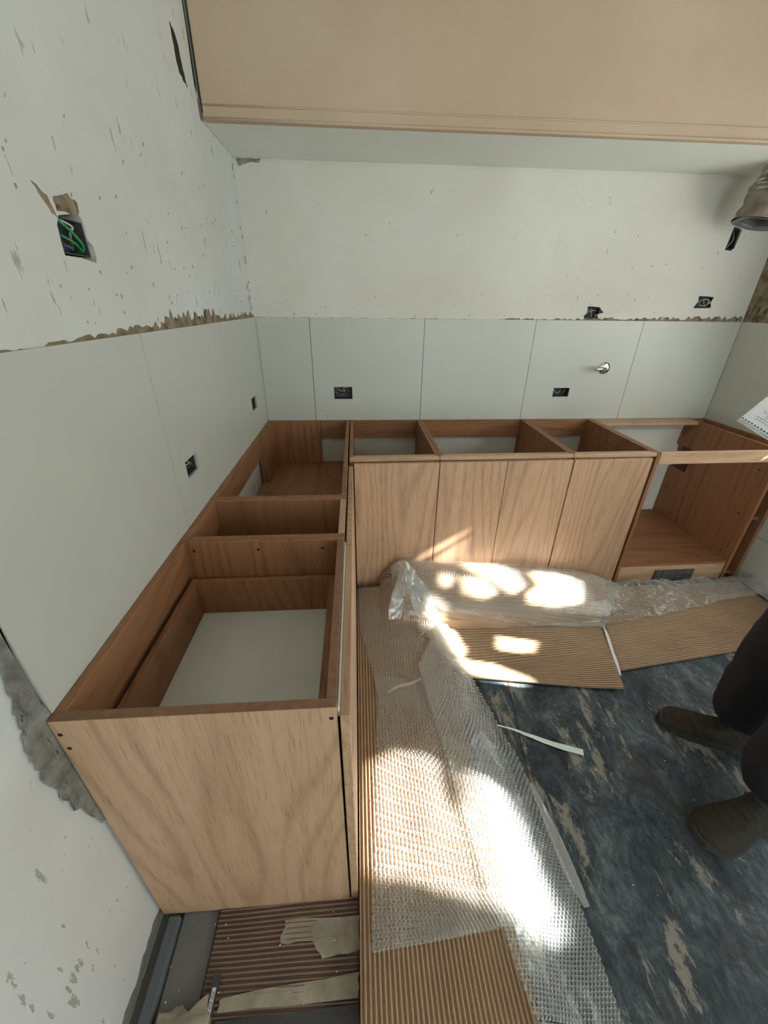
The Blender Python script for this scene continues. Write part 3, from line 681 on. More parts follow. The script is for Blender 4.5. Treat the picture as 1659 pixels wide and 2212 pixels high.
# sheet in front of the middle doors; a short end of it lies on the sheet below
KB_L = [(0.64, -0.672), (0.70, -0.86), (0.865, -1.16), (0.92, -1.195)]
KB_R = [(1.80, -0.672), (1.66, -0.92), (1.59, -1.10), (1.535, -1.292)]
k2 = corrugated('corrugated_sheet', KB_L, KB_R, 'v', 'ribbed kraft cardboard sunlit in front of the middle doors', lift=0.010, nlong=50,
                curl=lambda x, y: 0.012 * sm(1.40, 1.60, x) * sm(-0.95, -1.2, y) - 0.0 * x)
lv = np.linspace(0, 1, 25); E1 = lerp_poly([(1.645, -0.955), (1.60, -1.09), (1.560, -1.225)], lv); w_ = 0.004 + 0.010 * np.sin(np.pi * lv)
V = np.concatenate([np.stack([E1[:, 0] - 0.004, E1[:, 1], 0.020 + 0 * lv], -1), np.stack([E1[:, 0] + w_, E1[:, 1] - 0.003, 0.014 + 0.004 * np.sin(lv * 9)], -1)])
mk_np('paper_liner', V, [[i, i + 1, 25 + i + 1, 25 + i] for i in range(24)], 'paper', k2)
KC_L = [(1.70, -0.66), (1.66, -0.92), (1.575, -1.20)]
KC_R = [(2.60, -0.66), (2.60, -0.86), (2.55, -1.075)]
corrugated('corrugated_sheet', KC_L, KC_R, 'v', 'ribbed kraft cardboard in front of the doorless cabinet by the shoes', lift=0.0042, nlong=40, rib=0.0105, zfun=lambda x, y: 0.002 + 0 * x, amp=0.0042)

def bubble_sheet(name, Lp, Rp, label, lift, zfun=pile, wr=0.006, ws=9.0, seed=1, pitch=0.0122, r=0.0053, nu=70, nv=110, extra=None, cat='bubble wrap', film='film'):
    G_ = sheet_xy(Lp, Rp, nu, nv); x, y = G_[..., 0], G_[..., 1]
    def height(x, y):
        z = zfun(x, y) + lift + wr * (0.5 + fbm(x, y, ws, seed)).clip(0, 2)
        if extra is not None: z = z + extra(x, y)
        return z
    z = height(x, y)
    V = np.stack([x, y, z], -1); c = V.reshape(-1, 3).mean(0)
    t_ = thing(name, (c[0], c[1], 0.0), label, cat)
    mk_np('plastic_film', V.reshape(-1, 3), grid_faces(nu, nv), film, t_)
    # raised bubbles on a hexagonal grid
    wu = np.linalg.norm(np.diff(V[nv // 2], axis=0), axis=1).sum(); wv = np.linalg.norm(np.diff(V[:, nu // 2], axis=0), axis=1).sum()
    cu = max(2, int(wu / pitch)); cv = max(2, int(wv / (pitch * 0.866)))
    uu = []; 
    jj, ii = np.meshgrid(np.arange(cv), np.arange(cu), indexing='ij')
    a = (ii + 0.5 + 0.5 * (jj % 2)) / (cu + 0.5); b = (jj + 0.5) / cv
    fu = a.ravel() * nu; fv = b.ravel() * nv
    i0 = np.clip(fu.astype(int), 0, nu - 1); j0 = np.clip(fv.astype(int), 0, nv - 1); du = (fu - i0)[:, None]; dv = (fv - j0)[:, None]
    p00, p10, p01, p11 = V[j0, i0], V[j0, i0 + 1], V[j0 + 1, i0], V[j0 + 1, i0 + 1]
    P = (p00 * (1 - du) + p10 * du) * (1 - dv) + (p01 * (1 - du) + p11 * du) * dv
    tu = p10 - p00; tv = p01 - p00
    nrm = np.cross(tu, tv); nrm /= np.linalg.norm(nrm, axis=1, keepdims=True) + 1e-12
    nrm[nrm[:, 2] < 0] *= -1
    e1 = tu / (np.linalg.norm(tu, axis=1, keepdims=True) + 1e-12); e2 = np.cross(nrm, e1)
    S = 8; an = 2 * np.pi * np.arange(S) / S
    ring = lambda rad, h: P[:, None, :] + rad * (np.cos(an)[None, :, None] * e1[:, None] + np.sin(an)[None, :, None] * e2[:, None]) + h * nrm[:, None]
    allv = np.concatenate([ring(r, 0.0002), ring(r * 0.74, 0.0034), (P + nrm * 0.0042)[:, None]], 1)
    nb = len(P); st = 2 * S + 1
    k = np.arange(S); q = (k + 1) % S
    quads = np.stack([k, q, S + q, S + k], -1); tris = np.stack([S + k, S + q, np.full(S, 2 * S)], -1)
    off = (np.arange(nb) * st)[:, None, None]
    F = (quads[None] + off).reshape(-1, 4).tolist() + (tris[None] + off).reshape(-1, 3).tolist()
    b_ = base_of(t_); me = bpy.data.meshes.new('bubbles'); me.from_pydata((allv.reshape(-1, 3) - np.array(b_)[None]).tolist(), [], F); me.update()
    me.materials.append(M['bubble']); me.polygons.foreach_set('use_smooth', [True] * len(me.polygons))
    o = bpy.data.objects.new('bubbles', me); COL.objects.link(o); o.parent = t_; o['kind'] = 'stuff'
    return t_
# over the long sheet
bubble_sheet('bubble_wrap', [(0.497, -0.70), (0.50, -0.95), (0.548, -1.20), (0.560, -1.30), (0.545, -1.47), (0.520, -1.80), (0.512, -1.952)],
             [(0.80, -0.78), (0.90, -0.98), (0.95, -1.30), (0.985, -1.52), (0.985, -1.75), (0.98, -1.90), (0.88, -1.925)],
             'bubble wrap spread over the long ribbed cardboard beside the drawers', 0.010, wr=0.006, seed=2, nu=60, nv=140,
             extra=lambda x, y: 0.018 * np.exp(-((x - 0.70 - 0.10 * (y + 1.55)) / 0.05) ** 2) * sm(-1.25, -1.5, y) * (1 - sm(-1.6, -1.9, y)))
# folded second layer running along the outer edge
bubble_sheet('bubble_wrap', [(0.86, -0.95), (0.73, -1.17), (0.745, -1.35), (0.775, -1.62), (0.808, -1.893), (0.838, -2.07), (0.87, -2.40)],
             [(0.90, -0.93), (0.945, -1.20), (1.020, -1.52), (1.040, -1.72), (1.045, -1.90), (1.043, -2.08), (1.06, -2.40)],
             'folded strip of bubble wrap trailing over the slate floor towards the camera', 0.026, wr=0.012, ws=7, seed=3, nu=44, nv=150,
             zfun=lambda x, y: pile(x, y) * (1 - 0.45 * sm(0.86, 1.02, x)) - 0.018 * sm(0.90, 1.03, x))
# hump over the sheet at the doors
bubble_sheet('bubble_wrap', [(0.615, -0.668), (0.60, -0.73), (0.66, -0.80), (0.80, -0.875), (0.88, -0.905)],
             [(1.845, -0.666), (1.83, -0.74), (1.77, -0.82), (1.70, -0.90), (1.645, -0.965)],
             'humped bubble wrap leaning on the middle doors in the sun', 0.020, wr=0.010, ws=5, seed=4, nu=150, nv=50)
# along the plinth of the open cabinet
bubble_sheet('bubble_wrap', [(1.79, -0.665), (1.74, -0.75), (1.69, -0.85), (1.64, -0.96)],
             [(2.61, -0.664), (2.62, -0.70), (2.625, -0.74), (2.625, -0.785)],
             'crumpled bubble wrap along the plinth of the doorless cabinet', 0.014, wr=0.030, ws=9, seed=5, nu=130, nv=40,
             zfun=lambda x, y: 0.020 * (1 - sm(-0.72, -0.90, y)) + 0.0 * x)
# knotted scrap of wrap hanging over the corner
def ribbon(name, pts, widths, wdir, mat, parent=None, seed=1, nx=10, amp=0.006, n=8, origin=None):
    C = catmull(pts, n); L = len(C); W = np.interp(np.linspace(0, 1, L), np.linspace(0, 1, len(widths)), widths); vs = []; fs = []
    wd = Vector(wdir).normalized()
    for i, c in enumerate(C):
        d = (C[min(i + 1, L - 1)] - C[max(i - 1, 0)]).normalized(); nrm = d.cross(wd).normalized()
        for k in range(nx + 1):
            s = (k / nx - 0.5) * W[i]
            vs.append(c + wd * s + nrm * (amp * (mnoise.noise(Vector((k * 0.7, i * 0.28, seed * 3.1))) + 0.5 * mnoise.noise(Vector((k * 1.7, i * 0.8, seed))))))
    for i in range(L - 1):
        for k in range(nx): fs.append([i * (nx + 1) + k, i * (nx + 1) + k + 1, (i + 1) * (nx + 1) + k + 1, (i + 1) * (nx + 1) + k])
    return mk(name, vs, fs, mat, parent, True, origin)
kn = thing('knotted_wrap', (0.73, -0.80, 0.06), 'knotted scrap of white bubble wrap draped over the inner corner', 'bubble wrap')
ribbon('knot', [(0.655, -0.73, 0.21), (0.70, -0.76, 0.235), (0.745, -0.78, 0.225), (0.785, -0.80, 0.18)], [0.05, 0.10, 0.11, 0.07], (0.1, -0.7, -0.5), 'film_white', kn, 1, amp=0.014)
ribbon('hanging_end', [(0.715, -0.775, 0.222), (0.69, -0.845, 0.175), (0.668, -0.89, 0.125), (0.658, -0.925, 0.085)], [0.05, 0.078, 0.072, 0.055], (1, 0.1, 0), 'film_white', kn, 2, amp=0.007)
ribbon('hanging_end', [(0.745, -0.785, 0.225), (0.775, -0.85, 0.170), (0.80, -0.91, 0.115), (0.82, -0.97, 0.075)], [0.06, 0.105, 0.10, 0.06], (1, 0.2, 0), 'film_white', kn, 3, amp=0.010)
ribbon('hanging_end', [(0.735, -0.80, 0.20), (0.755, -0.88, 0.135), (0.775, -0.95, 0.085), (0.79, -0.99, 0.070)], [0.03, 0.05, 0.055, 0.04], (1, 0.3, 0), 'film', kn, 4, amp=0.006)
tw = thing('twisted_wrap', (0.86, -1.08, 0.05), 'twisted bright fold of bubble wrap below the knotted scrap', 'bubble wrap')
ribbon('fold', [(0.80, -0.99, 0.085), (0.83, -1.06, 0.085), (0.88, -1.14, 0.080), (0.92, -1.21, 0.060)], [0.03, 0.05, 0.06, 0.03], (1, 0.5, 0.3), 'film_white', tw, 5, amp=0.014)
ribbon('fold', [(0.80, -1.00, 0.08), (0.75, -1.04, 0.07), (0.68, -1.055, 0.066), (0.61, -1.08, 0.062)], [0.02, 0.03, 0.05, 0.06], (0.3, -1, 0), 'film', tw, 6, amp=0.008)
tr = ribbon('foam_strip', [(0.985, -1.41, 0.020), (1.04, -1.425, 0.012), (1.10, -1.450, 0.006), (1.17, -1.485, 0.006), (1.252, -1.517, 0.008)], [0.004, 0.008, 0.014, 0.020, 0.022], (0.35, 1, 0), 'foam', None, 7, 4, 0.0015, origin=(1.12, -1.46, 0.003))
tag(tr, 'thin white foam strip lying on the slate floor', 'foam strip')
tr = ribbon('tape_strip', [(0.60, -1.285, 0.060), (0.64, -1.265, 0.064), (0.69, -1.255, 0.066), (0.735, -1.235, 0.068)], [0.008, 0.014, 0.016, 0.012], (0.1, 1, 0), 'film_white', None, 8, 4, 0.001, origin=(0.66, -1.26, 0.06))
tag(tr, 'short strip of clear tape stuck across the bubble wrap', 'tape')
tr = ribbon('plastic_scrap', [(1.035, -1.60, 0.006), (1.045, -1.72, 0.010), (1.05, -1.82, 0.012), (1.062, -1.895, 0.006)], [0.010, 0.03, 0.035, 0.016], (1, 0.1, 0), 'film_white', None, 9, 6, 0.004, origin=(1.05, -1.75, 0.003))
tag(tr, 'milky plastic scrap poking out from the trailing wrap edge', 'plastic scrap')

# ------------------------------------------------------------------ lower left: unfinished wall foot
bt = box('batten', 0.016, 0.046, -2.7, -1.845, -0.019, 0.010, 'slate_grey', bev=0.005, origin=(0.03, -2.2, -0.019)); tag(bt, 'grey rounded batten along foot of the left wall', 'batten')
ms = box('mortar_patch', 0.047, 0.138, -2.7, -1.835, -0.0195, -0.006, 'mortar', bev=0.004, origin=(0.09, -2.2, -0.0195)); tag(ms, 'dusty grey mortar strip beside the batten under the cabinet end', 'mortar')
band('mortar_strip', wall_left, (-0.0050, 0, 0), Y, -2.6, -1.80, lambda u: 0.0, lambda u: 0.022, 0.004, 'mortar', 60, 41)
K4L = [(0.141, -1.800), (0.141, -2.05), (0.141, -2.5)]; K4R = [(0.486, -1.790), (0.486, -2.06), (0.486, -2.5)]
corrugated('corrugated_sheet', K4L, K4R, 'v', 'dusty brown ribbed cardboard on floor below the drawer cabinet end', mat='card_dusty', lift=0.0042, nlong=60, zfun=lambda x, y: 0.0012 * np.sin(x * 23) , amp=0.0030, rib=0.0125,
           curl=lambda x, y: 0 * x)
def scrap(name, pts, z, label, mat, seed, amp=0.004, cat='paper scrap'):
    P = rough_poly(pts, 4, 0.003, seed); 
    tris = tessellate_polygon([[Vector((a, b, 0)) for a, b in P]])
    vs = [(a, b, z + amp * (0.5 + mnoise.noise(Vector((a * 25, b * 25, seed))))) for a, b in P]
    bm = bmesh.new(); bv = [bm.verts.new(v) for v in vs]
    for t_ in tris: bm.faces.new([bv[i] for i in t_])
    bmesh.ops.subdivide_edges(bm, edges=bm.edges[:], cuts=3, use_grid_fill=True)
    for v in bm.verts: v.co.z = z + amp * (0.5 + mnoise.fractal(Vector((v.co.x * 18, v.co.y * 18, seed)), 1.0, 2.0, 2))
    cx = sum(p[0] for p in pts) / len(pts); cy = sum(p[1] for p in pts) / len(pts)
    o = bm_out(name, bm, mat, None, (cx, cy, z), True)
    return tag(o, label, cat)
scrap('paper_scrap', [(0.305, -1.872), (0.484, -1.876), (0.484, -1.935), (0.40, -1.945), (0.375, -1.915), (0.298, -1.912)], 0.0085, 'torn beige paper scrap on the dusty brown cardboard', 'dust_paper', 51, 0.001)
scrap('paper_scrap', [(0.185, -1.986), (0.484, -1.968), (0.484, -2.005), (0.18, -2.012)], 0.0088, 'pale paper band across the dusty brown cardboard near bottom edge', 'dust_paper', 52, 0.001)
scrap('paper_scrap', [(0.060, -2.005), (0.10, -1.992), (0.125, -2.005), (0.165, -1.978), (0.178, -2.04), (0.165, -2.13), (0.06, -2.12)], 0.006, 'crumpled off-white paper on the mortar strip beside the ruler', 'dust_paper', 53, 0.018)
scrap('plastic_scrap', [(0.18, -2.018), (0.484, -2.018), (0.484, -2.12), (0.18, -2.12)], 0.0092, 'dark plastic sheet at bottom edge over the brown cardboard', 'darkgrey', 54, 0.001, 'plastic scrap')
# marked ruler
ru = thing('folding_ruler', (0.166, -2.05, 0.004), 'black ruler edge with white strip of oval marks on mortar', 'ruler')
def along(a, b, t_, off=0.0):
    d = Vector((b[0] - a[0], b[1] - a[1], 0)); nn = Vector((-d.y, d.x, 0)).normalized(); p = Vector((a[0], a[1], 0)) + d * t_; return p + nn * off
ra, rb = (0.168, -1.955), (0.158, -2.18)
def strip(o0, o1, t0, t1, z0, z1):
    vs = [along(ra, rb, t_, o) + Z * z for z in (z0, z1) for t_, o in ((t0, o0), (t1, o0), (t1, o1), (t0, o1))]
    return vs, [[0, 3, 2, 1], [4, 5, 6, 7], [0, 1, 5, 4], [1, 2, 6, 5], [2, 3, 7, 6], [3, 0, 4, 7]]
v_, f_ = strip(-0.0075, 0.0075, 0, 1, 0.008, 0.018); mk('ruler_body', v_, f_, 'darkgrey', ru)
v_, f_ = strip(-0.0030, 0.0045, 0.085, 1, 0.018, 0.0186); st_ = mk('white_strip', v_, f_, 'frame_white', ru)
for i in range(12):
    c = along(ra, rb, 0.135 + i * 0.062, 0.0008) + Z * 0.0187; d = (Vector((rb[0], rb[1], 0)) - Vector((ra[0], ra[1], 0))).normalized(); e = Vector((-d.y, d.x, 0)); vs = []; fs = []
    for k in range(14):
        a = 2 * math.pi * k / 14
        for r1, r2 in ((0.0056, 0.0024), (0.0042, 0.0013)): vs.append(c + d * (r1 * math.cos(a)) + e * (r2 * math.sin(a)))
    for k in range(14):
        q = (k + 1) % 14; fs.append([2 * k, 2 * q, 2 * q + 1, 2 * k + 1])
    mk('oval_mark', vs, fs, 'dark', st_)
# crumbs
vs = []; fs = []; rn = random.Random(5)
for i in range(90):
    x, y = (rn.uniform(0.05, 0.45), rn.uniform(-2.1, -1.85)) if i < 25 else (rn.uniform(1.1, 2.3), rn.uniform(-2.2, -1.2))
    z = 0.0085 if x > 0.14 and x < 0.5 else (-0.006 if x < 0.14 else 0.0); s = rn.uniform(0.0008, 0.0022); k = len(vs)
    vs += [(x - s, y - s, z), (x + s, y - s * .5, z), (x + s * .6, y + s, z), (x - s, y + s * .7, z), (x, y, z + s * 1.3)]
    fs += [[k, k + 1, k + 4], [k + 1, k + 2, k + 4], [k + 2, k + 3, k + 4], [k + 3, k, k + 4], [k + 3, k + 2, k + 1, k]]
tag(mk('plaster_crumbs', vs, fs, 'paper', origin=(1.3, -1.7, 0)), 'tiny white plaster crumbs scattered on the floor', 'crumbs', kind='stuff')

# ------------------------------------------------------------------ person at the right edge
pe = thing('person', (1.78, -1.60, 0), 'person in dark navy trousers and brown shoes holding a notebook', 'person')
def skin_body():
    J = {}; E_ = []
    def j(n, p, r, par=None):
        J[n] = (len(J), Vector(p), r)
        if par: E_.append((J[par][0], J[n][0]))
    j('pelvis', (1.90, -1.62, 0.95), (0.15, 0.125)); j('belly', (1.91, -1.62, 1.10), (0.155, 0.12), 'pelvis'); j('chest', (1.91, -1.62, 1.30), (0.175, 0.125), 'belly')
    j('upper', (1.91, -1.62, 1.42), (0.12, 0.10), 'chest'); j('neck', (1.90, -1.62, 1.51), (0.055, 0.055), 'upper'); j('head0', (1.88, -1.62, 1.58), (0.07, 0.075), 'neck')
    j('head1', (1.875, -1.62, 1.66), (0.082, 0.095), 'head0'); j('head2', (1.88, -1.62, 1.73), (0.065, 0.075), 'head1')
    for s, nm, hp, kn_, an_ in ((1, 'r', (1.89, -1.53, 0.88), (1.790, -1.50, 0.50), (1.785, -1.495, 0.09)), (-1, 'l', (1.88, -1.71, 0.88), (1.70, -1.725, 0.50), (1.630, -1.735, 0.115))):
        j('hip' + nm, hp, (0.105, 0.105), 'pelvis')
        hpv, kv, av = Vector(hp), Vector(kn_), Vector(an_)
        j('th' + nm, hpv.lerp(kv, 0.5), (0.112, 0.112), 'hip' + nm); j('kn' + nm, kv, (0.108, 0.104), 'th' + nm)
        j('ca' + nm, kv.lerp(av, 0.5), (0.108, 0.100), 'kn' + nm); j('an' + nm, av, (0.096, 0.090), 'ca' + nm)
    arms = {'r': [(1.91, -1.44, 1.42), (1.97, -1.42, 1.16), (1.865, -1.36, 1.075)], 'l': [(1.91, -1.80, 1.42), (1.93, -1.85, 1.16), (1.80, -1.64, 1.10)]}
    for nm, (sh, el, wr) in arms.items():
        j('sh' + nm, sh, (0.07, 0.07), 'upper'); sv, ev, wv = Vector(sh), Vector(el), Vector(wr)
        j('ua' + nm, sv.lerp(ev, 0.5), (0.056, 0.056), 'sh' + nm); j('el' + nm, el, (0.048, 0.048), 'ua' + nm); j('fa' + nm, ev.lerp(wv, 0.5), (0.043, 0.043), 'el' + nm); j('wr' + nm, wr, (0.028, 0.028), 'fa' + nm)
        d = (wv - ev).normalized(); side = Vector((0, 0, 1)).cross(d).normalized()
        j('pa' + nm, wv + d * 0.045, (0.030, 0.018), 'wr' + nm)
        for fi, (o_, ln) in enumerate(((-0.027, 0.066), (-0.009, 0.076), (0.009, 0.072), (0.027, 0.056))):
            k0 = wv + d * 0.085 + side * o_; j('f%d0' % fi + nm, k0, (0.0092, 0.0092), 'pa' + nm)
            j('f%d1' % fi + nm, k0 + d * ln * 0.5 - Z * 0.012, (0.0086, 0.0086), 'f%d0' % fi + nm); j('f%d2' % fi + nm, k0 + d * ln * 0.8 - Z * 0.034, (0.0078, 0.0078), 'f%d1' % fi + nm)
        t0 = wv + d * 0.035 + side * (0.032 if nm == 'l' else -0.032); j('t0' + nm, t0, (0.011, 0.011), 'pa' + nm)
        j('t1' + nm, t0 + d * 0.03 + side * (0.018 if nm == 'l' else -0.018), (0.0100, 0.0100), 't0' + nm); j('t2' + nm, t0 + d * 0.062 + side * (0.014 if nm == 'l' else -0.014), (0.0085, 0.0085), 't1' + nm)
    me = bpy.data.meshes.new('body_cage'); vs_ = [v[1] for v in sorted(J.values(), key=lambda a: a[0])]
    me.from_pydata(vs_, E_, []); o = bpy.data.objects.new('body_cage', me); COL.objects.link(o)
    o.modifiers.new('s', 'SKIN'); sk = me.skin_vertices[0].data
    for nm, (i, p, r) in J.items(): sk[i].radius = r; sk[i].use_root = (nm == 'pelvis')
    sm_ = o.modifiers.new('d', 'SUBSURF'); sm_.levels = 2; sm_.render_levels = 2
    dg = bpy.context.evaluated_depsgraph_get(); dg.update()
    nm_ = bpy.data.meshes.new_from_object(o.evaluated_get(dg)); bpy.data.objects.remove(o, do_unlink=True)
    b = base_of(pe); 
    for v in nm_.vertices:
        p = v.co.copy()
        if p.z < 0.80:   # cloth folds
            f = mnoise.noise(Vector((p.x * 9, p.y * 9, p.z * 16))) * 0.014 + mnoise.noise(Vector((p.x * 22, p.y * 22, p.z * 30))) * 0.006
            v.co += v.normal * f
        v.co -= b
    nm_.materials.clear()
    for k in ('trousers', 'jacket', 'skin', 'hair'): nm_.materials.append(M[k])
    for f in nm_.polygons:
        c = f.center + b; f.use_smooth = True
        hand = 0.97 < c.z < 1.20 and ((c.y > -1.425 and c.x < 1.862) or (c.x < 1.772 and c.y > -1.70))
        f.material_index = 0 if c.z < 1.0 and not hand else 1
        if hand or c.z > 1.52: f.material_index = 2
        if c.z > 1.70 or (c.z > 1.60 and c.x > 1.91): f.material_index = 3
    ob = bpy.data.objects.new('body', nm_); COL.objects.link(ob); ob.parent = pe
skin_body()
# simple facial features (the head is outside the picture)
for s in (-1, 1):
    disc_cyl('ear', (1.885, -1.62 + s * 0.082, 1.645), (0, s, 0), 0.028, 0.014, 'skin', pe, 12)
    disc_cyl('eye', (1.792, -1.62 + s * 0.032, 1.665), (-1, 0, 0), 0.010, 0.006, 'dark', pe, 10)
tube('nose', [(1.792, -1.62, 1.668), (1.775, -1.62, 1.640), (1.790, -1.62, 1.630)], 0.011, 'skin', pe, sides=8)
tube('mouth', [(1.800, -1.645, 1.603), (1.793, -1.62, 1.602), (1.800, -1.595, 1.603)], 0.005, 'wire_brown', pe, sides=6)
def shoe(heel, toe, w=0.052, h_ank=0.105):
    hv, tv = Vector((*heel, 0)), Vector((*toe, 0)); d = (tv - hv); L = d.length; d.normalize(); e = Vector((-d.y, d.x, 0))
    prof = [(0.0, 0.55, 0.090), (0.03, 0.66, 0.100), (0.12, 0.72, h_ank), (0.28, 0.70, h_ank), (0.42, 0.74, 0.090), (0.58, 0.90, 0.068), (0.72, 1.0, 0.056), (0.84, 0.97, 0.050), (0.93, 0.80, 0.044), (0.98, 0.52, 0.036), (1.0, 0.22, 0.028)]
    S = 18; vs = []; fs = []; so = []
    for s, ww, hh in prof:
        c = hv + d * (L * s)
        for k in range(S):
            a = math.pi * k / (S - 1); x_ = math.cos(a); y_ = math.sin(a)
            vs.append(c + e * (w * ww * math.copysign(abs(x_) ** 0.75, x_)) + Z * (0.022 + (hh - 0.022) * (y_ ** 0.8)))
    for i in range(len(prof) - 1):
        for k in range(S - 1): fs.append([i * S + k, i * S + k + 1, (i + 1) * S + k + 1, (i + 1) * S + k])
    fs.append(list(range(S))); fs.append([(len(prof) - 1) * S + k for k in range(S)][::-1])
    up = mk('shoe', vs, fs, 'shoe', pe, True)
    n2 = 40; out = []
    for s, ww, _ in prof: out.append((s, ww))
    ring_ = [(hv + d * (L * s) + e * (w * ww + 0.006)) for s, ww in out] + [(hv + d * (L * s) - e * (w * ww + 0.006)) for s, ww in reversed(out)]
    ring_ = [hv - d * 0.008 + e * (w * 0.4)] + ring_[1:-1] + [hv - d * 0.008 - e * (w * 0.4)]
    m_ = len(ring_); ring_[m_ // 2 - 1] += d * 0.008; ring_[m_ // 2] += d * 0.008
    vs2 = [p + Z * z for z in (0.001, 0.024) for p in ring_]; fs2 = [[k, (k + 1) % m_, m_ + (k + 1) % m_, m_ + k] for k in range(m_)] + [list(range(m_))[::-1], list(range(m_, 2 * m_))]
    mk('sole', vs2, fs2, 'sole', up)
    # toe cap seam and laces
    def top(s, a):
        ss = [p[0] for p in prof]; ww = np.interp(s, ss, [p[1] for p in prof]); hh = np.interp(s, ss, [p[2] for p in prof]); x_ = math.cos(a); y_ = math.sin(a)
        return hv + d * (L * s) + e * (w * ww * math.copysign(abs(x_) ** 0.75, x_)) + Z * (0.022 + (hh - 0.022) * (max(0, y_) ** 0.8) + 0.001)
    tube('toe_seam', [top(0.72 - 0.10 * abs(math.cos(a)) ** 2, a) for a in np.linspace(0.15, math.pi - 0.15, 9)], 0.0022, 'sole', up, sides=5, n=3)
    for s in (0.40, 0.47, 0.54):
        tube('lace', [top(s, math.pi / 2 - 0.5), top(s + 0.01, math.pi / 2) + Z * 0.002, top(s, math.pi / 2 + 0.5)], 0.0028, 'lace', up, sides=6, n=4)
    tube('collar_edge', [top(0.30, 0.5), top(0.36, math.pi / 2) + Z * 0.004, top(0.30, math.pi - 0.5)], 0.005, 'lace', up, sides=6, n=4)
shoe((1.86, -1.555), (1.610, -1.405)); shoe((1.735, -1.715), (1.460, -1.775), 0.056)
# notebook
Ah = Vector((0.046, -0.06, -0.035)).normalized(); Bh = Vector((0.177, 0.12, 0.038)); Bh = (Bh - Ah * Bh.dot(Ah)).normalized(); Nh = Ah.cross(Bh).normalized()
P0 = Vector((1.5127, -1.3, 1.0884))
nb = thing('spiral_notebook', P0, 'white spiral notebook with handwriting held up at the right edge', 'notebook')
def slab(name, a0, a1, b0, b1, n0, n1, mat, par):
    vs = [P0 + Ah * a + Bh * b + Nh * n for n in (n0, n1) for a, b in ((a0, b0), (a1, b0), (a1, b1), (a0, b1))]
    return mk(name, vs, [[0, 3, 2, 1], [4, 5, 6, 7], [0, 1, 5, 4], [1, 2, 6, 5], [2, 3, 7, 6], [3, 0, 4, 7]], mat, par)
pg = slab('pages', 0.002, 0.150, 0.010, 0.215, 0.0, 0.006, 'paper', nb); slab('back_cover', 0.0, 0.152, 0.004, 0.218, -0.0025, -0.0005, 'frame_white', nb)
for i in range(18):
    a = 0.006 + i * 0.0082; pts = [P0 + Ah * (a + 0.002 * math.sin(th)) + Bh * (0.010 + 0.0085 * math.cos(th)) + Nh * (0.0025 + 0.0065 * math.sin(th)) for th in np.linspace(0, 2 * math.pi, 10)]
    tube('coil', pts, 0.0011, 'frame_white', nb, sides=5, n=2)
    slab('punched_hole', a - 0.0029, a + 0.0029, 0.0115, 0.0190, 0.006, 0.0062, 'dark', pg)
tube('spine_wire', [P0 + Ah * 0.0 + Bh * 0.0005 + Nh * 0.0, P0 + Ah * 0.075 + Bh * 0.0005, P0 + Ah * 0.152 + Bh * 0.0005], 0.0014, 'frame_white', nb, sides=6, n=2)
rn = random.Random(3)
for ln in range(9):
    b0 = 0.05 + ln * 0.016; a0 = 0.02 + rn.uniform(0, 0.02)
    pts = [P0 + Ah * (a0 + k * 0.0042) + Bh * (b0 + rn.uniform(-0.005, 0.005)) + Nh * 0.0064 for k in range(rn.randint(12, 24))]
    tube('handwriting', pts, 0.0005, 'ink', pg, sides=3, n=2)

# ------------------------------------------------------------------ openings the daylight comes through
def window(name, y0, y1, z0, z1, n):
    w = boxes(name, [(XR + 0.03, XR + 0.09, -y1, -y1 + 0.05, z0, z1), (XR + 0.03, XR + 0.09, -y0 - 0.05, -y0, z0, z1), (XR + 0.03, XR + 0.09, -y1, -y0, z0, z0 + 0.05), (XR + 0.03, XR + 0.09, -y1, -y0, z1 - 0.05, z1)] +
              [(XR + 0.04, XR + 0.08, -y0 - (y1 - y0) * k / n - 0.02, -y0 - (y1 - y0) * k / n + 0.02, z0, z1) for k in range(1, n)], 'frame_white', bev=0.0)
    tag(w, kind='structure'); return w
window('window_1', 0.52, 2.52, 0.82, 1.80, 1); window('window_added_fill', 2.70, 3.50, 0.82, 1.95, 1)  # the second window is unseen, added to bring in more light
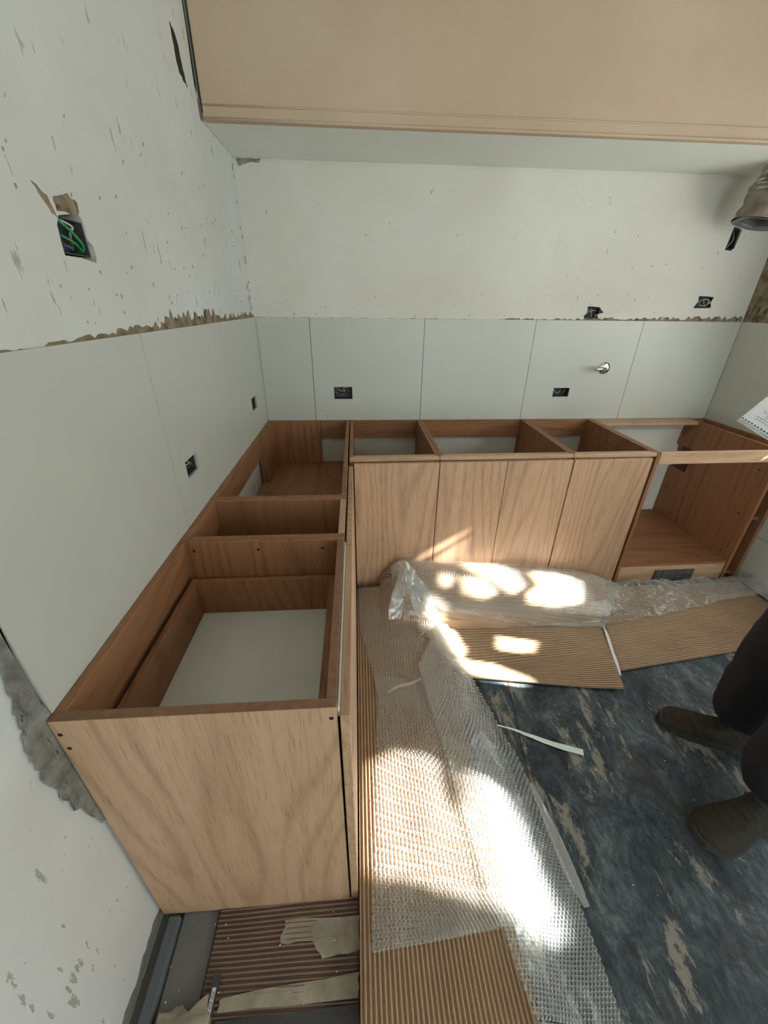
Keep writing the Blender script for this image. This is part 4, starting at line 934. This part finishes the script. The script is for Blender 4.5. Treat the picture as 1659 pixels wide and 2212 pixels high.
# added translucent sheet outside the windows, cut out to shape the sun patches
SUN_CUTOUTS = {'main': [(-2.076, 1.661), (-1.997, 1.585), (-1.959, 1.495), (-1.993, 1.448), (-2.053, 1.374), (-2.174, 1.331), (-2.306, 1.306), (-2.379, 1.299), (-2.403, 1.363), (-2.363, 1.457), (-2.348, 1.515), (-2.34, 1.596), (-2.347, 1.66)],
'k1': [(-1.42, 1.443), (-1.389, 1.345), (-1.483, 1.318), (-1.562, 1.354), (-1.523, 1.401)],
'k2': [(-1.547, 1.373), (-1.545, 1.262), (-1.601, 1.159), (-1.661, 1.168), (-1.635, 1.249), (-1.604, 1.366)],
'k3': [(-1.376, 1.199), (-1.383, 1.082), (-1.453, 1.115), (-1.462, 1.212)],
'h1': [(-1.084, 1.477), (-1.049, 1.342), (-1.075, 1.255), (-1.152, 1.211), (-1.214, 1.248), (-1.197, 1.301), (-1.16, 1.353), (-1.139, 1.447)],
'h2': [(-1.193, 1.483), (-1.174, 1.391), (-1.227, 1.313), (-1.265, 1.346), (-1.275, 1.442)],
'h3': [(-1.056, 1.195), (-1.02, 1.072), (-1.028, 0.952), (-1.076, 0.898), (-1.164, 0.965), (-1.214, 1.068), (-1.229, 1.162), (-1.2, 1.198), (-1.132, 1.155)],
'h4': [(-1.324, 1.567), (-1.338, 1.49), (-1.396, 1.394), (-1.431, 1.451), (-1.375, 1.521)],
'h5': [(-1.193, 1.561), (-1.205, 1.516), (-1.25, 1.508), (-1.272, 1.532), (-1.238, 1.563)],
'd1': [(-1.082, 1.649), (-1.081, 1.614), (-1.122, 1.634), (-1.131, 1.662)],
'd2': [(-1.088, 1.603), (-1.077, 1.557), (-1.08, 1.447), (-1.114, 1.582)],
'c1': [(-0.60, 0.93), (-0.60, 0.985), (-0.70, 0.985), (-0.70, 0.93)]}
SHADE = [(-1.967, 1.527), (-1.959, 1.495), (-2.083, 1.472), (-2.16, 1.478), (-2.156, 1.509), (-2.084, 1.527)]
def inside(p, poly):
    x, y = p; c = False; j = len(poly) - 1
    for i in range(len(poly)):
        (xi, yi), (xj, yj) = poly[i], poly[j]
        if (yi > y) != (yj > y) and x < (xj - xi) * (y - yi) / (yj - yi) + xi: c = not c
        j = i
    return c
bb = [(min(p[0] for p in q), max(p[0] for p in q), min(p[1] for p in q), max(p[1] for p in q), q) for q in SUN_CUTOUTS.values()]
cs = 0.010; ys = np.arange(-3.75, -0.40, cs); zs = np.arange(0.66, 2.20, cs); vid = {}; nv_ = []; nf_ = []
def vtx(i, j):
    if (i, j) not in vid:
        vid[(i, j)] = len(nv_); nv_.append((2.80 + 0.012 * math.sin(ys[i] * 9) * math.sin(zs[j] * 5), ys[i], zs[j]))
    return vid[(i, j)]
for i in range(len(ys) - 1):
    for j in range(len(zs) - 1):
        c = (ys[i] + cs / 2, zs[j] + cs / 2)
        hole = any(a <= c[0] <= b and d <= c[1] <= e and inside(c, q) for a, b, d, e, q in bb) and not inside(c, SHADE)
        if not hole: nf_.append([vtx(i, j), vtx(i + 1, j), vtx(i + 1, j + 1), vtx(i, j + 1)])
nt_ = mk('light_mask_sheet', nv_, nf_, 'light_mask', origin=(2.80, -1.5, 0.66))
tag(nt_, 'added white translucent sheet outside right wall windows, cut to shape the sunlight', 'added light mask')
